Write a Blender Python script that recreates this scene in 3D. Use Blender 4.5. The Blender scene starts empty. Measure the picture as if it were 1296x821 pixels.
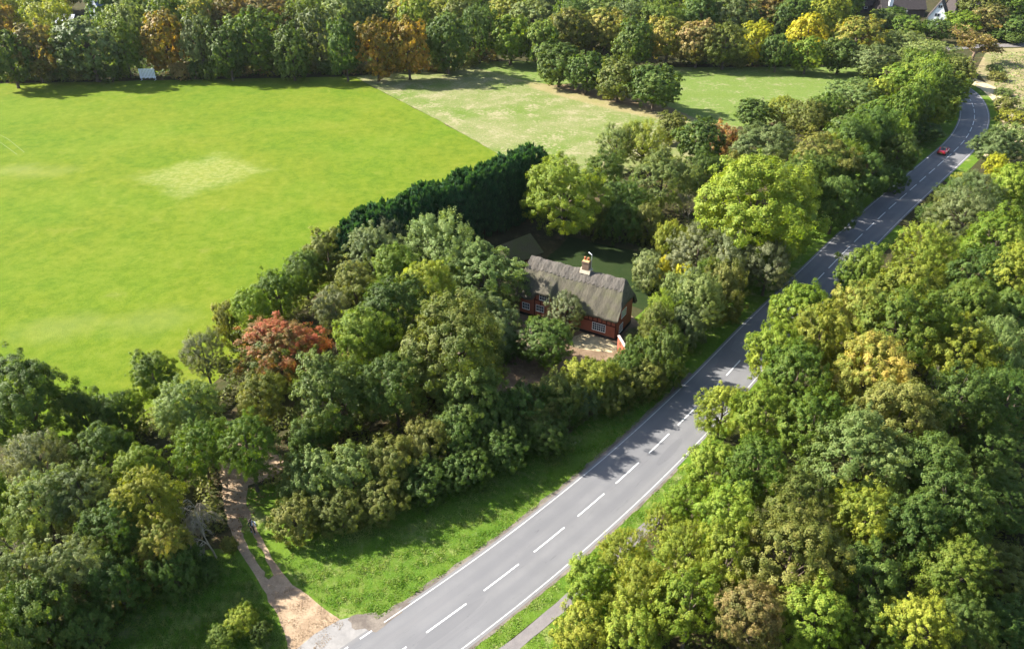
import bpy, bmesh, math, random
import numpy as np
from mathutils import Vector, Matrix
from math import radians as R_

scene = bpy.context.scene
COL = scene.collection

# ------------------------------------------------------------------ camera, light, exposure
CAM_H, PITCH, FPX, CX, CY = 52.0, math.radians(31.5), 940.0, 648.0, 410.5
cam = bpy.data.cameras.new("camera")
cam.sensor_width = 36.0
cam.lens = FPX / 1296.0 * 36.0
cam.clip_start = 0.5
cam.clip_end = 6000
camo = bpy.data.objects.new("camera", cam)
camo.location = (0, 0, CAM_H)
camo.rotation_euler = (math.pi / 2 - PITCH, 0, 0)
COL.objects.link(camo)
scene.camera = camo

SUN_EL = math.radians(34.5)
SHADOW_AZ = math.radians(-19)          # direction the shadows fall, from +X
ldir = Vector((math.cos(SHADOW_AZ) * math.cos(SUN_EL), math.sin(SHADOW_AZ) * math.cos(SUN_EL), -math.sin(SUN_EL)))
sun = bpy.data.lights.new("sun", 'SUN')
sun.energy = 5.0
sun.angle = math.radians(0.5)
sun.color = (1.0, 0.955, 0.87)
suno = bpy.data.objects.new("sun", sun)
suno.rotation_euler = ldir.to_track_quat('-Z', 'Y').to_euler()
suno.location = (-100, 60, 120)
COL.objects.link(suno)

world = bpy.data.worlds.new("World")
scene.world = world
world.use_nodes = True
nt = world.node_tree
nt.nodes.clear()
wo = nt.nodes.new("ShaderNodeOutputWorld")
bg = nt.nodes.new("ShaderNodeBackground")
sky = nt.nodes.new("ShaderNodeTexSky")
sky.sky_type = 'NISHITA'
sky.sun_disc = False
sky.sun_elevation = SUN_EL
tosun = -ldir
sky.sun_rotation = math.atan2(tosun.x, tosun.y)   # Blender: rotation 0 = +Y, clockwise
sky.air_density = 1.0
sky.dust_density = 1.5
bg.inputs[1].default_value = 0.082
nt.links.new(sky.outputs[0], bg.inputs[0])
nt.links.new(bg.outputs[0], wo.inputs[0])
scene.view_settings.view_transform = 'Standard'
scene.view_settings.look = 'None'
scene.view_settings.gamma = 1.0
scene.view_settings.use_curve_mapping = False
scene.view_settings.exposure = 1.85
scene.cycles.max_bounces = 6
scene.cycles.diffuse_bounces = 3
scene.cycles.transmission_bounces = 3
scene.cycles.glossy_bounces = 2

# ------------------------------------------------------------------ helpers
SP, CP = math.sin(PITCH), math.cos(PITCH)

def P(px, py, z=0.0):
    """place of a point seen at (px,py) of the survey picture and lying at height z"""
    u, v = px - CX, py - CY
    d = FPX * SP + v * CP
    f = FPX * CP - v * SP
    h = CAM_H - z
    return Vector((u / d * h, f / d * h, z))

def depth_of(p):
    return p.y * CP + (CAM_H - p.z) * SP

def tag(o, label=None, cat=None, group=None, kind=None):
    if label: o['label'] = label
    if cat: o['category'] = cat
    if group: o['group'] = group
    if kind: o['kind'] = kind
    return o

def mesh_obj(name, me, mat=None, parent=None):
    o = bpy.data.objects.new(name, me)
    if mat and not me.materials: me.materials.append(mat)
    COL.objects.link(o)
    if parent: o.parent = parent
    return o

def empty(name, loc, rz=0.0):
    o = bpy.data.objects.new(name, None)
    o.empty_display_size = 0.3
    o.location = loc
    o.rotation_euler = (0, 0, rz)
    COL.objects.link(o)
    return o

def quads_mesh(name, V, F, smooth=False):
    V = np.ascontiguousarray(V, dtype=np.float32); F = np.ascontiguousarray(F, dtype=np.int32)
    me = bpy.data.meshes.new(name)
    k = F.shape[1]
    me.vertices.add(len(V)); me.vertices.foreach_set('co', V.ravel())
    me.loops.add(F.size); me.loops.foreach_set('vertex_index', F.ravel())
    me.polygons.add(len(F))
    me.polygons.foreach_set('loop_start', np.arange(0, F.size, k, dtype=np.int32))
    me.polygons.foreach_set('loop_total', np.full(len(F), k, dtype=np.int32))
    if smooth: me.polygons.foreach_set('use_smooth', np.ones(len(F), dtype=bool))
    me.update(calc_edges=True)
    return me

class MB:
    """collects primitive shapes into one mesh"""
    def __init__(s): s.v = []; s.f = []
    def add(s, V, F):
        b = len(s.v); s.v += [tuple(p) for p in V]; s.f += [tuple(i + b for i in f) for f in F]; return s
    def box(s, x0, x1, y0, y1, z0, z1):
        V = [(x0,y0,z0),(x1,y0,z0),(x1,y1,z0),(x0,y1,z0),(x0,y0,z1),(x1,y0,z1),(x1,y1,z1),(x0,y1,z1)]
        return s.add(V, [(0,3,2,1),(4,5,6,7),(0,1,5,4),(1,2,6,5),(2,3,7,6),(3,0,4,7)])
    def tube(s, pts, rad, n=6, cap=True):
        pts = [Vector(p) for p in pts]
        b = len(s.v)
        for i, p in enumerate(pts):
            t = (pts[min(i+1,len(pts)-1)] - pts[max(i-1,0)]).normalized()
            a = t.orthogonal().normalized() if i == 0 else (a - t * a.dot(t)).normalized()
            c = t.cross(a); r = rad[i] if hasattr(rad, '__len__') else rad
            for k in range(n):
                th = 2*math.pi*k/n
                s.v.append(tuple(p + (a*math.cos(th) + c*math.sin(th))*r))
        for i in range(len(pts)-1):
            for k in range(n):
                k2 = (k+1) % n
                s.f.append((b+i*n+k, b+i*n+k2, b+(i+1)*n+k2, b+(i+1)*n+k))
        if cap:
            s.f.append(tuple(b+k for k in range(n))[::-1]); s.f.append(tuple(b+(len(pts)-1)*n+k for k in range(n)))
        return s
    def prism(s, prof, x0, x1, axis='x'):
        """closed profile (a,b) extruded along an axis"""
        n = len(prof)
        f3 = (lambda t,a,b:(t,a,b)) if axis == 'x' else ((lambda t,a,b:(a,t,b)) if axis == 'y' else (lambda t,a,b:(a,b,t)))
        V = [f3(x0,a,b) for a,b in prof] + [f3(x1,a,b) for a,b in prof]
        F = [tuple(range(n))[::-1], tuple(range(n,2*n))] + [(i,(i+1)%n,n+(i+1)%n,n+i) for i in range(n)]
        return s.add(V, F)
    def mesh(s, name, smooth=False, bevel=0.0):
        me = bpy.data.meshes.new(name)
        me.from_pydata(s.v, [], s.f)
        bm = bmesh.new(); bm.from_mesh(me)
        bmesh.ops.recalc_face_normals(bm, faces=bm.faces)
        if bevel:
            bmesh.ops.bevel(bm, geom=[e for e in bm.edges], offset=bevel, segments=2, affect='EDGES', profile=.6, clamp_overlap=True)
        bm.to_mesh(me); bm.free()
        if smooth:
            for p in me.polygons: p.use_smooth = True
        me.update()
        return me
    def obj(s, name, mat, parent=None, smooth=False, bevel=0.0):
        return mesh_obj(name, s.mesh(name, smooth, bevel), mat, parent)

# ------------------------------------------------------------------ materials
class NT:
    def __init__(s, name):
        s.m = bpy.data.materials.new(name); s.m.use_nodes = True
        s.t = s.m.node_tree; s.t.nodes.clear()
        s.out = s.n("ShaderNodeOutputMaterial")
    def n(s, typ, **kw):
        nd = s.t.nodes.new(typ)
        for k, v in kw.items(): setattr(nd, k, v)
        return nd
    def l(s, a, b): s.t.links.new(a, b)
    def val(s, sock, v):
        if hasattr(v, 'links') or isinstance(v, bpy.types.NodeSocket): s.l(v, sock)
        else: sock.default_value = v
    def pos(s): 
        return s.n("ShaderNodeNewGeometry").outputs['Position']
    def noise(s, scale, detail=4, rough=.55, vec=None, stretch=None, rot=0.0, dist=0.0):
        v = vec if vec is not None else s.pos()
        if stretch:
            mp = s.n("ShaderNodeMapping"); mp.inputs['Scale'].default_value = stretch
            mp.inputs['Rotation'].default_value = (0,0,rot)
            s.l(v, mp.inputs['Vector']); v = mp.outputs[0]
        t = s.n("ShaderNodeTexNoise"); t.inputs['Scale'].default_value = scale
        t.inputs['Detail'].default_value = detail; t.inputs['Roughness'].default_value = rough
        t.inputs['Distortion'].default_value = dist
        s.l(v, t.inputs['Vector']); return t.outputs['Fac']
    def ramp(s, fac, stops):
        r = s.n("ShaderNodeValToRGB"); e = r.color_ramp.elements
        while len(e) < len(stops): e.new(0.5)
        for i, (p, c) in enumerate(stops):
            e[i].position = p; e[i].color = (*c, 1) if len(c) == 3 else c
        s.l(fac, r.inputs[0]); return r.outputs[0]
    def mix(s, fac, a, b, mode='MIX'):
        m = s.n("ShaderNodeMix", data_type='RGBA', blend_type=mode)
        s.val(m.inputs[0], fac)
        s.val(m.inputs[6], (*a, 1) if isinstance(a, tuple) and len(a) == 3 else a)
        s.val(m.inputs[7], (*b, 1) if isinstance(b, tuple) and len(b) == 3 else b)
        return m.outputs[2]
    def math(s, op, a, b=0.0, clamp=False):
        m = s.n("ShaderNodeMath", operation=op, use_clamp=clamp)
        s.val(m.inputs[0], a); s.val(m.inputs[1], b); return m.outputs[0]
    def step(s, fac, a, b):
        m = s.n("ShaderNodeMapRange", interpolation_type='SMOOTHSTEP')
        s.l(fac, m.inputs[0]); m.inputs[1].default_value = a; m.inputs[2].default_value = b
        return m.outputs[0]
    def bump(s, h, strength=.4, dist=.05):
        b = s.n("ShaderNodeBump"); b.inputs['Strength'].default_value = strength
        b.inputs['Distance'].default_value = dist; s.l(h, b.inputs['Height']); return b.outputs[0]
    def patch(s, c, ang, sx, sy, soft=.35, wob=.35, wscale=.35, square=False):
        """1 inside a soft-edged blotch of the ground"""
        sub = s.n("ShaderNodeVectorMath", operation='SUBTRACT'); s.l(s.pos(), sub.inputs[0]); sub.inputs[1].default_value = (c[0], c[1], 0)
        mp = s.n("ShaderNodeMapping", vector_type='POINT'); mp.inputs['Rotation'].default_value = (0,0,-ang); s.l(sub.outputs[0], mp.inputs[0])
        m2 = s.n("ShaderNodeVectorMath", operation='MULTIPLY'); s.l(mp.outputs[0], m2.inputs[0]); m2.inputs[1].default_value = (1/sx, 1/sy, 0)
        if square:
            ab = s.n("ShaderNodeVectorMath", operation='ABSOLUTE'); s.l(m2.outputs[0], ab.inputs[0])
            sp = s.n("ShaderNodeSeparateXYZ"); s.l(ab.outputs[0], sp.inputs[0]); d = s.math('MAXIMUM', sp.outputs[0], sp.outputs[1])
        else:
            ln = s.n("ShaderNodeVectorMath", operation='LENGTH'); s.l(m2.outputs[0], ln.inputs[0]); d = ln.outputs['Value']
        nz = s.noise(wscale, 5, .65)
        d2 = s.math('ADD', d, s.math('MULTIPLY', s.math('SUBTRACT', nz, .5), wob*2))
        return s.step(d2, 1+soft, 1-soft)
    def bsdf(s, color, rough=.8, spec=.2, normal=None, metal=0.0, coat=0.0, trans=0.0):
        b = s.n("ShaderNodeBsdfPrincipled")
        s.val(b.inputs['Base Color'], (*color, 1) if isinstance(color, tuple) and len(color) == 3 else color)
        s.val(b.inputs['Roughness'], rough); b.inputs['Specular IOR Level'].default_value = spec
        b.inputs['Metallic'].default_value = metal
        if coat: b.inputs['Coat Weight'].default_value = coat; b.inputs['Coat Roughness'].default_value = .05
        if normal is not None: s.l(normal, b.inputs['Normal'])
        s.l(b.outputs[0], s.out.inputs[0]); return b

def plain(name, c, rough=.7, spec=.3, metal=0, coat=0, nscale=6., var=.25, bump=0.0):
    m = NT(name)
    tc = m.n("ShaderNodeTexCoord").outputs['Object']
    n = m.noise(nscale, 5, .6, vec=tc)
    col = m.mix(m.step(n, .3, .7), tuple(x*(1-var) for x in c), tuple(min(1, x*(1+var*.6)) for x in c))
    m.bsdf(col, rough, spec, m.bump(n, bump, .03) if bump else None, metal, coat)
    return m.m

def leaf_material():
    m = NT("leaves")
    A = m.n("ShaderNodeAttribute", attribute_type='OBJECT', attribute_name='leaf_a').outputs['Color']
    B = m.n("ShaderNodeAttribute", attribute_type='OBJECT', attribute_name='leaf_b').outputs['Color']
    va = m.n("ShaderNodeAttribute", attribute_type='GEOMETRY', attribute_name='var')
    sp = m.n("ShaderNodeSeparateColor"); m.l(va.outputs['Color'], sp.inputs[0])
    base = m.mix(sp.outputs[1], A, B)                       # per clump: which of the two leaf colours
    k = m.math('ADD', m.math('MULTIPLY', sp.outputs[0], .5), .75)   # per leaf: age of the leaf
    hv = m.n("ShaderNodeHueSaturation"); m.l(base, hv.inputs['Color']); m.l(k, hv.inputs['Value'])
    hue = m.math('ADD', m.math('MULTIPLY', sp.outputs[2], .04), .48); m.l(hue, hv.inputs['Hue'])
    d = m.n("ShaderNodeBsdfPrincipled"); m.l(hv.outputs[0], d.inputs['Base Color'])
    d.inputs['Roughness'].default_value = .55; d.inputs['Specular IOR Level'].default_value = .18
    tr = m.n("ShaderNodeBsdfTranslucent")
    tcol = m.mix(1.0, hv.outputs[0], (1.25, 1.25, .45), 'MULTIPLY'); m.l(tcol, tr.inputs[0])
    mx = m.n("ShaderNodeMixShader"); mx.inputs[0].default_value = .42
    m.l(d.outputs[0], mx.inputs[1]); m.l(tr.outputs[0], mx.inputs[2]); m.l(mx.outputs[0], m.out.inputs[0])
    return m.m
LEAF = leaf_material()

def bark(name, c):
    m = NT(name); tc = m.n("ShaderNodeTexCoord").outputs['Object']
    n = m.noise(9, 6, .7, vec=tc, stretch=(3,3,.6))
    col = m.ramp(n, [(.3, tuple(x*.5 for x in c)), (.7, c)])
    m.bsdf(col, .95, .1, m.bump(n, .6, .04)); return m.m
BARK = bark("bark", (.14,.11,.08)); BARK_PALE = bark("pale_bark", (.42,.36,.27)); BARK_BROWN = bark("brown_bark", (.24,.17,.12))

def grass_material(name, c1, c2, c3, dry=(.36,.33,.14), dry_lo=.58, dry_hi=.8, fine=6., extra=None, streak=None, ms=.5):
    m = NT(name)
    big = m.noise(.05, 4, .6); mid = m.noise(ms, 6, .66, stretch=streak or (1,1,1), rot=.45, dist=.6); fn = m.noise(fine, 4, .7, stretch=(1,.45,1), rot=.5)
    col = m.mix(m.step(mid, .35, .65), c1, c2)
    col = m.mix(m.step(big, .4, .68), col, m.mix(m.step(mid, .3, .7), c2, c3))
    col = m.mix(m.step(m.math('ADD', m.math('MULTIPLY', mid, .6), m.math('MULTIPLY', m.noise(.17, 4, .6), .4)), dry_lo, dry_hi), col, dry)
    col = m.mix(m.math('MULTIPLY', m.step(fn, .3, .75), .55), col, m.mix(1.0, col, (.55,.62,.5), 'MULTIPLY'))
    col = m.mix(m.math('MULTIPLY', m.step(m.noise(1.7, 5, .8, stretch=(1,.4,1), rot=.4), .45, .7), .22), col, m.mix(1.0, col, (1.5,1.3,2.2), 'MULTIPLY'))
    if extra: col = extra(m, col, fn)
    m.bsdf(col, .95, .02, m.bump(m.math('ADD', fn, m.math('MULTIPLY', m.noise(1.6,4,.7,stretch=(1,.5,1),rot=.5), .6)), .6, .07)); return m.m

pc = P(256, 220); pA, pB = P(172, 226), P(287, 193); pD = P(245, 251)
ang_sq = math.atan2(pB.y-pA.y, pB.x-pA.x); sq_l = (pB-pA).length*.5; sq_w = abs((pD-pA).cross((pB-pA).normalized()).z)*.5
def field_extra(m, col, fn):
    g1 = m.noise(.55, 9, .82); g2 = m.noise(.045, 3, .5)
    col = m.mix(m.step(g1, .34, .66), m.mix(1.0, col, (.80,.86,.75), 'MULTIPLY'), m.mix(1.0, col, (1.14,1.06,1.3), 'MULTIPLY'))
    col = m.mix(m.step(g2, .35, .65), m.mix(1.0, col, (.92,1.0,.95), 'MULTIPLY'), m.mix(1.0, col, (1.08,1.02,1.05), 'MULTIPLY'))
    a = m.math('MULTIPLY', m.patch((pc.x, pc.y), ang_sq, sq_l*.88, sq_w*.9, .35, .5, .3, True), m.math('ADD', m.math('MULTIPLY', m.step(m.noise(.8, 7, .8), .42, .62), .7), .3))
    col = m.mix(m.math('MULTIPLY', a, .62), col, m.mix(m.noise(3, 3), (.20,.225,.06), (.30,.29,.13)))
    for (x, y, k) in ((15,215,.22),(60,218,.15),(75,415,.16),(190,405,.14)):
        q = P(x, y); b = m.patch((q.x, q.y), .25, 5, 3, .8, .9, .25)
        col = m.mix(m.math('MULTIPLY', b, k), col, (.26,.25,.10))
    dark = m.step(m.noise(2.2, 2, .5), .78, .82)
    return m.mix(m.math('MULTIPLY', dark, .5), col, (.05,.07,.02))
FIELD = grass_material("mown_grass", (.090,.140,.011), (.118,.161,.013), (.137,.170,.018), (.168,.176,.040), .55, .80, 7., field_extra, (1,.8,1), ms=.33)

def meadow_extra(m, col, fn):
    q = P(770, 128); d = P(685, 108); e = P(860, 150)
    a = m.patch(((d.x+e.x)/2, (d.y+e.y)/2), math.atan2(e.y-d.y, e.x-d.x), 30, 5.5, .15, .18, .2)
    b = m.patch(((d.x+e.x)/2+2, (d.y+e.y)/2+4), math.atan2(e.y-d.y, e.x-d.x), 26, 4, .3, .3, .3)
    col = m.mix(m.math('MULTIPLY', a, .45), col, (.30,.22,.12))
    col = m.mix(m.math('MULTIPLY', b, .75), col, (.14,.09,.055))
    return col
MEADOW = grass_material("rough_meadow", (0.203,0.195,0.090), (0.112,0.158,0.034), (0.098,0.150,0.022), (0.270,0.240,0.135), .47, .62, 2.5, meadow_extra, ms=1.1)
MEADOW_G = grass_material("far_meadow", (0.112,0.165,0.034), (0.135,0.173,0.045), (0.098,0.150,0.022), (0.247,0.232,0.120), .50, .68, 2.2, ms=.9)
VERGE = grass_material("verge_grass", (0.070,0.135,0.015), (0.107,0.164,0.021), (0.090,0.148,0.016), (0.279,0.271,0.115), .52, .70, 4.)
LAWN = grass_material("garden_lawn", (.020,.034,.011), (.028,.042,.014), (.025,.037,.013), (.06,.06,.03), .6, .8, 5.)  # grass colours darkened to stand in for shade of the trees behind
SCRUB = grass_material("dry_scrubland", (0.272,0.216,0.120), (0.208,0.192,0.088), (0.120,0.144,0.040), (0.304,0.232,0.136), .48, .6, .8)
WOODFLOOR = grass_material("woodland_floor", (.045,.04,.02), (.06,.055,.025), (.04,.055,.018), (.13,.085,.05), .5, .7, 3.)

def dirt_material(name, c1, c2, fine=9):
    m = NT(name); a = m.noise(.7, 6, .65); b = m.noise(fine, 5, .75)
    col = m.mix(m.step(a, .35, .65), c1, c2)
    col = m.mix(m.math('MULTIPLY', m.step(b, .35, .7), .4), col, tuple(x*.62 for x in c1))
    m.bsdf(col, .95, .08, m.bump(b, .4, .03)); return m.m
DIRT = dirt_material("track_dirt", (.255,.18,.115), (.37,.275,.18))
STRAW = dirt_material("straw_mulch", (0.425,0.340,0.204), (0.527,0.442,0.264), 5)  # straw tone raised to stand in for sunlight missing on the front yard
GARDEN_SOIL = dirt_material("garden_soil", (.16,.11,.07), (.24,.17,.11), 3)
CONCRETE = dirt_material("worn_concrete", (0.220,0.209,0.198), (0.258,0.243,0.228), 1.5)
PATHTAR = dirt_material("path_tarmac", (0.160,0.144,0.140), (0.200,0.180,0.172), 12)
GRIT = dirt_material("roadside_grit", (.12,.10,.085), (.20,.17,.14), 6)

def road_material():
    m = NT("road_asphalt")
    uv = m.n("ShaderNodeUVMap").outputs[0]; sp = m.n("ShaderNodeSeparateXYZ"); m.l(uv, sp.inputs[0])
    x = sp.outputs[0]                                          # metres across from the centre
    base = m.mix(m.step(m.noise(.25, 5, .6), .35, .7), (0.133,0.131,0.133), (0.156,0.153,0.154))
    # polished wheel tracks, two per lane
    w = m.math('COSINE', m.math('MULTIPLY', m.math('ABSOLUTE', x), 2*math.pi/1.55)); w = m.step(w, -.9, .9)
    lng = m.noise(.08, 4, .6, vec=uv, stretch=(9,.35,1))
    col = m.mix(m.math('MULTIPLY', w, .42), base, (0.112,0.110,0.116))
    col = m.mix(m.math('MULTIPLY', m.step(lng, .45, .7), .4), col, (0.179,0.173,0.167))
    edge = m.step(m.math('ABSOLUTE', x), 2.75, 3.4)
    col = m.mix(m.math('MULTIPLY', edge, .5), col, (0.186,0.175,0.163))
    ptc = m.step(m.noise(.09, 1, .3, vec=uv, stretch=(2.2,.5,1)), .60, .605)
    col = m.mix(m.math('MULTIPLY', ptc, .45), col, (.105,.103,.108))
    # short cracks and seams
    cr = m.step(m.noise(.55, 3, .5, vec=uv, stretch=(3,.25,1), dist=1.2), .497, .5)
    cr2 = m.math('MULTIPLY', m.math('SUBTRACT', 1.0, m.step(m.math('ABSOLUTE', m.math('SUBTRACT', m.noise(.55, 3, .5, vec=uv, stretch=(3,.25,1), dist=1.2), .64)), 0.0, .006)), .55)
    col = m.mix(cr2, col, (.06,.06,.065))
    fine = m.noise(14, 4, .8)
    col = m.mix(m.math('MULTIPLY', m.step(fine, .3, .75), .28), col, (.13,.13,.137))
    m.bsdf(col, .82, .25, m.bump(fine, .25, .01)); return m.m
ROAD = road_material()

def paint_material():
    m = NT("road_paint"); n = m.noise(5, 6, .75)
    col = m.mix(m.step(n, .54, .68), (.60,.60,.58), (.30,.295,.29))
    m.bsdf(col, .6, .3); return m.m
PAINT = paint_material()
def faded_paint():
    m = NT('faded_edge_paint'); n = m.noise(2.5, 7, .8)
    m.bsdf(m.mix(m.step(n, .42, .66), (.46,.455,.44), (.22,.215,.21)), .7, .2); return m.m
EDGEPAINT = faded_paint()

# ------------------------------------------------------------------ ground
def sheet(name, pts, z, mat, parent=None, jitter=0.0, step_=2.0, seed=1):
    """flat outline laid on the ground, its edge slightly uneven"""
    rng = random.Random(seed)
    pts = [Vector((p[0], p[1], 0)) for p in pts]
    out = []
    for a, b in zip(pts, pts[1:] + pts[:1]):
        n = max(1, int((b-a).length / step_)) if jitter else 1
        for i in range(n):
            q = a.lerp(b, i/n)
            if jitter and i: q = q + Vector((rng.uniform(-1,1), rng.uniform(-1,1), 0)) * jitter
            out.append((q.x, q.y, z))
    me = bpy.data.meshes.new(name)
    me.from_pydata(out, [], [tuple(range(len(out)))])
    me.update()
    if me.polygons[0].normal.z < 0: me.flip_normals()
    o = mesh_obj(name, me, mat, parent)
    if parent is None: o['kind'] = 'structure'
    return o

def PP(*xy): return [P(x, y) for x, y in xy]

g = MB(); g.add([(-1800,-1000,0),(1800,-1000,0),(1800,2600,0),(-1800,2600,0)], [(0,1,2,3)])
tag(g.obj('ground', WOODFLOOR), kind='structure')

FIELD_POLY = PP((-420,112),(0,106),(300,100),(447,97),(560,155),(640,200),(655,250),(560,300),(430,345),(370,400),(300,455),(235,515),(170,550),(90,560),(0,560),(-420,620))
sheet('playing_field', FIELD_POLY, .012, FIELD, jitter=.3, step_=3)
MEADOW_POLY = PP((447,97),(560,84),(640,84),(700,86),(760,96),(880,150),(935,160),(900,200),(800,215),(740,250),(655,250),(640,200),(560,155))
sheet('rough_meadow', MEADOW_POLY, .012, MEADOW)
sheet('far_meadow', PP((700,86),(800,86),(1085,84),(1120,90),(1060,130),(960,160),(935,160),(880,150),(760,96)), .012, MEADOW_G)
sheet('mown_edge_strip', PP((595,78),(700,78),(745,86),(765,100),(700,108),(655,100),(600,84)), .020, MEADOW_G, jitter=.6, step_=4)

# ------------------------------------------------------------------ road
ctr = [(-20,1230),(250,1008),(400,901),(480,843),(540.8,799.4),(593.7,761.9),(661,711),(717.6,665),(767,623),(810.9,583.7),(848,548),(890.9,505.3),(919.7,475.2),
       (960,430),(1000,389),(1031.2,357.7),(1064.9,322.5),(1095.4,292.2),(1124,265.3),(1150.5,241.9),(1175.5,220),(1197.4,200.8),(1213.3,186.6),
       (1224,174),(1230,162),(1234,150),(1233,138),(1229,127),(1220,116),(1205,106),(1185,98),(1150,90)]
c3 = [P(*c) for c in ctr]
def resample(pts, st):
    out = [pts[0].copy()]; acc = 0
    for a, b in zip(pts, pts[1:]):
        L = (b-a).length; t = st - acc
        while t <= L:
            out.append(a.lerp(b, t/L)); t += st
        acc = L - (t - st)
    return out
cl = resample(c3, 1.0)
A = np.array([[p.x, p.y] for p in cl])
def smooth(A, w):
    k = np.hanning(2*w+3)[1:-1]; k /= k.sum()
    Bp = np.vstack([2*A[0]-A[w:0:-1], A, 2*A[-1]-A[-2:-w-2:-1]])
    return np.stack([np.convolve(Bp[:,i], k, 'valid') for i in (0,1)], 1)
A = smooth(A, 9)
T = np.gradient(A, axis=0); T /= np.linalg.norm(T, axis=1)[:,None]
NRM = np.stack([T[:,1], -T[:,0]], 1)          # to the right of travel away from the camera
SL = np.r_[0, np.cumsum(np.linalg.norm(np.diff(A, axis=0), axis=1))]
TOTAL = SL[-1]
def at_s(s):
    s = max(0, min(TOTAL, s))
    x = np.interp(s, SL, A[:,0]); y = np.interp(s, SL, A[:,1])
    nx = np.interp(s, SL, NRM[:,0]); ny = np.interp(s, SL, NRM[:,1])
    return x, y, nx, ny
def s_of(p):
    return SL[np.argmin((A[:,0]-p.x)**2 + (A[:,1]-p.y)**2)]
def roadpt(s, off, z=0.0):
    x, y, nx, ny = at_s(s); return Vector((x+nx*off, y+ny*off, z))
def strip(name, o0, o1, s0, s1, z, mat, parent=None, st=2.0, jit=0.0, cols=1, seed=0):
    rng = random.Random(seed)
    n = max(1, int((s1-s0)/st)); V = []; F = []; UV = []
    for i in range(n+1):
        s = s0 + (s1-s0)*i/n
        for k in range(cols+1):
            f = k/cols
            a = (o0(s) if callable(o0) else o0); b = (o1(s) if callable(o1) else o1)
            o = a + (b-a)*f
            if jit and k in (0, cols): o += rng.uniform(-jit, jit)
            q = roadpt(s, o, z); V.append((q.x, q.y, q.z)); UV.append((o, s))
    w = cols+1
    for i in range(n):
        for k in range(cols):
            F.append((i*w+k, i*w+k+1, (i+1)*w+k+1, (i+1)*w+k))
    me = bpy.data.meshes.new(name); me.from_pydata(V, [], F)
    uv = me.uv_layers.new(name='UVMap')
    for lp in me.loops: uv.data[lp.index].uv = UV[lp.vertex_index]
    me.update()
    if me.polygons[0].normal.z < 0: me.flip_normals()
    o = mesh_obj(name, me, mat, parent)
    if parent is None: o['kind'] = 'structure'
    return o

HW = 3.05
s_near = s_of(P(488.4, 788.5))
strip('grass_verge', -15.5, -HW-.25, s_near-3, TOTAL, .016, VERGE, st=3, cols=1)
strip('roadside_verge', HW+.25, HW+1.95, 0, s_of(P(1110,278)), .016, VERGE, st=3, jit=.05)
road = strip('road', -HW-.3, HW+.3, 0, TOTAL, .030, ROAD, st=2, cols=4)
strip('edge_grit', -HW-.75, -HW-.1, s_near, s_near+48, .022, GRIT, jit=.14, st=.8, seed=4)
strip('edge_grit', HW+.1, HW+.55, 0, s_of(P(860,590)), .022, GRIT, jit=.1, st=.8, seed=5)
strip('edge_line', -HW-.05, -HW+.06, s_near, TOTAL, .036, EDGEPAINT, road, st=2)
strip('edge_line', HW-.06, HW+.05, 0, TOTAL, .036, EDGEPAINT, road, st=2)
for k in range(1, 7):
    s = s_near - 1.35 - 2.2*k + 1.3
    if s > 1: strip('junction_dash', -HW-.06, -HW+.07, s, s+1.1, .036, PAINT, road)
s0 = s_of(P(540.8, 799.4))
k = -6
while True:
    s = s0 + 6.02*k
    if s + 4.1 > TOTAL: break
    if s > 0: strip('centre_line_dash', -.07, .07, s, s+4.1, .036, PAINT, road)
    k += 1
strip('footpath', HW+1.95, HW+3.0, 0, s_of(P(800,640)), .020, PATHTAR, jit=.07, st=1.2, seed=7)
strip('path_verge', HW+3.0, HW+6.2, 0, s_of(P(760,660)), .016, VERGE, jit=.1)
sb0, sb1 = s_of(P(1240,200)), TOTAL
strip('bend_verge', HW+.25, HW+2.4, s_of(P(1170,225)), TOTAL, .016, VERGE, st=3)
strip('dry_bank', HW+2.3, HW+7.5, sb0, sb1, .014, STRAW, jit=.5, st=2)
sheet('dry_scrubland', PP((1250,62),(1340,60),(1500,70),(1500,190),(1300,175),(1262,150),(1262,120),(1235,90)), .010, SCRUB)
fr = sheet('far_lane', PP((1195,60),(1250,55.5),(1500,53),(1500,57.5),(1250,60),(1200,64)), .024, PATHTAR)

# dirt track, concrete apron
sheet('bridleway', PP((368,835),(360,800),(347,770),(326,733),(306,702),(292,670),(284,640),(278,600),(276,560),(310,555),(352,576),(366,590),(345,604),(314,614),(312,640),(326,672),(344,706),(370,740),(416,774),(440,790),(400,840)), .020, DIRT, jitter=.12, step_=.8)
sheet('grassy_middle', PP((318,700),(308,676),(302,655),(312,655),(322,680),(336,708),(346,728),(340,733)), .026, VERGE, jitter=.16, step_=.5, seed=3)
sheet('track_verge', PP((380,835),(370,800),(355,770),(334,730),(306,695),(240,695),(200,740),(120,840),(200,900),(330,900)), .016, VERGE, jitter=.1, step_=1)
sheet('verge_corner', PP((300,620),(318,680),(340,711),(364,743),(408,776),(450,780),(484,790),(700,690),(800,560),(760,520),(560,560),(400,600)), .013, VERGE)
pj = [roadpt(s_near-.6, -HW-.1), roadpt(s_near-4, -HW-.1), roadpt(s_near-9, -HW-.1), roadpt(s_near-15, -HW-.1)]
sheet('concrete_apron', pj + PP((330,870),(374,822),(398,802),(430,784),(452,779),(470,781)), .027, CONCRETE, jitter=.06, step_=.7)
ph = P(470, 787)
sheet('worn_patch', PP((440,784),(452,777),(470,775),(486,777),(500,772),(520,762),(503,779),(487,792),(476,800),(462,795),(450,797)), .034, GRIT, jitter=.13, step_=.35)

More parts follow.
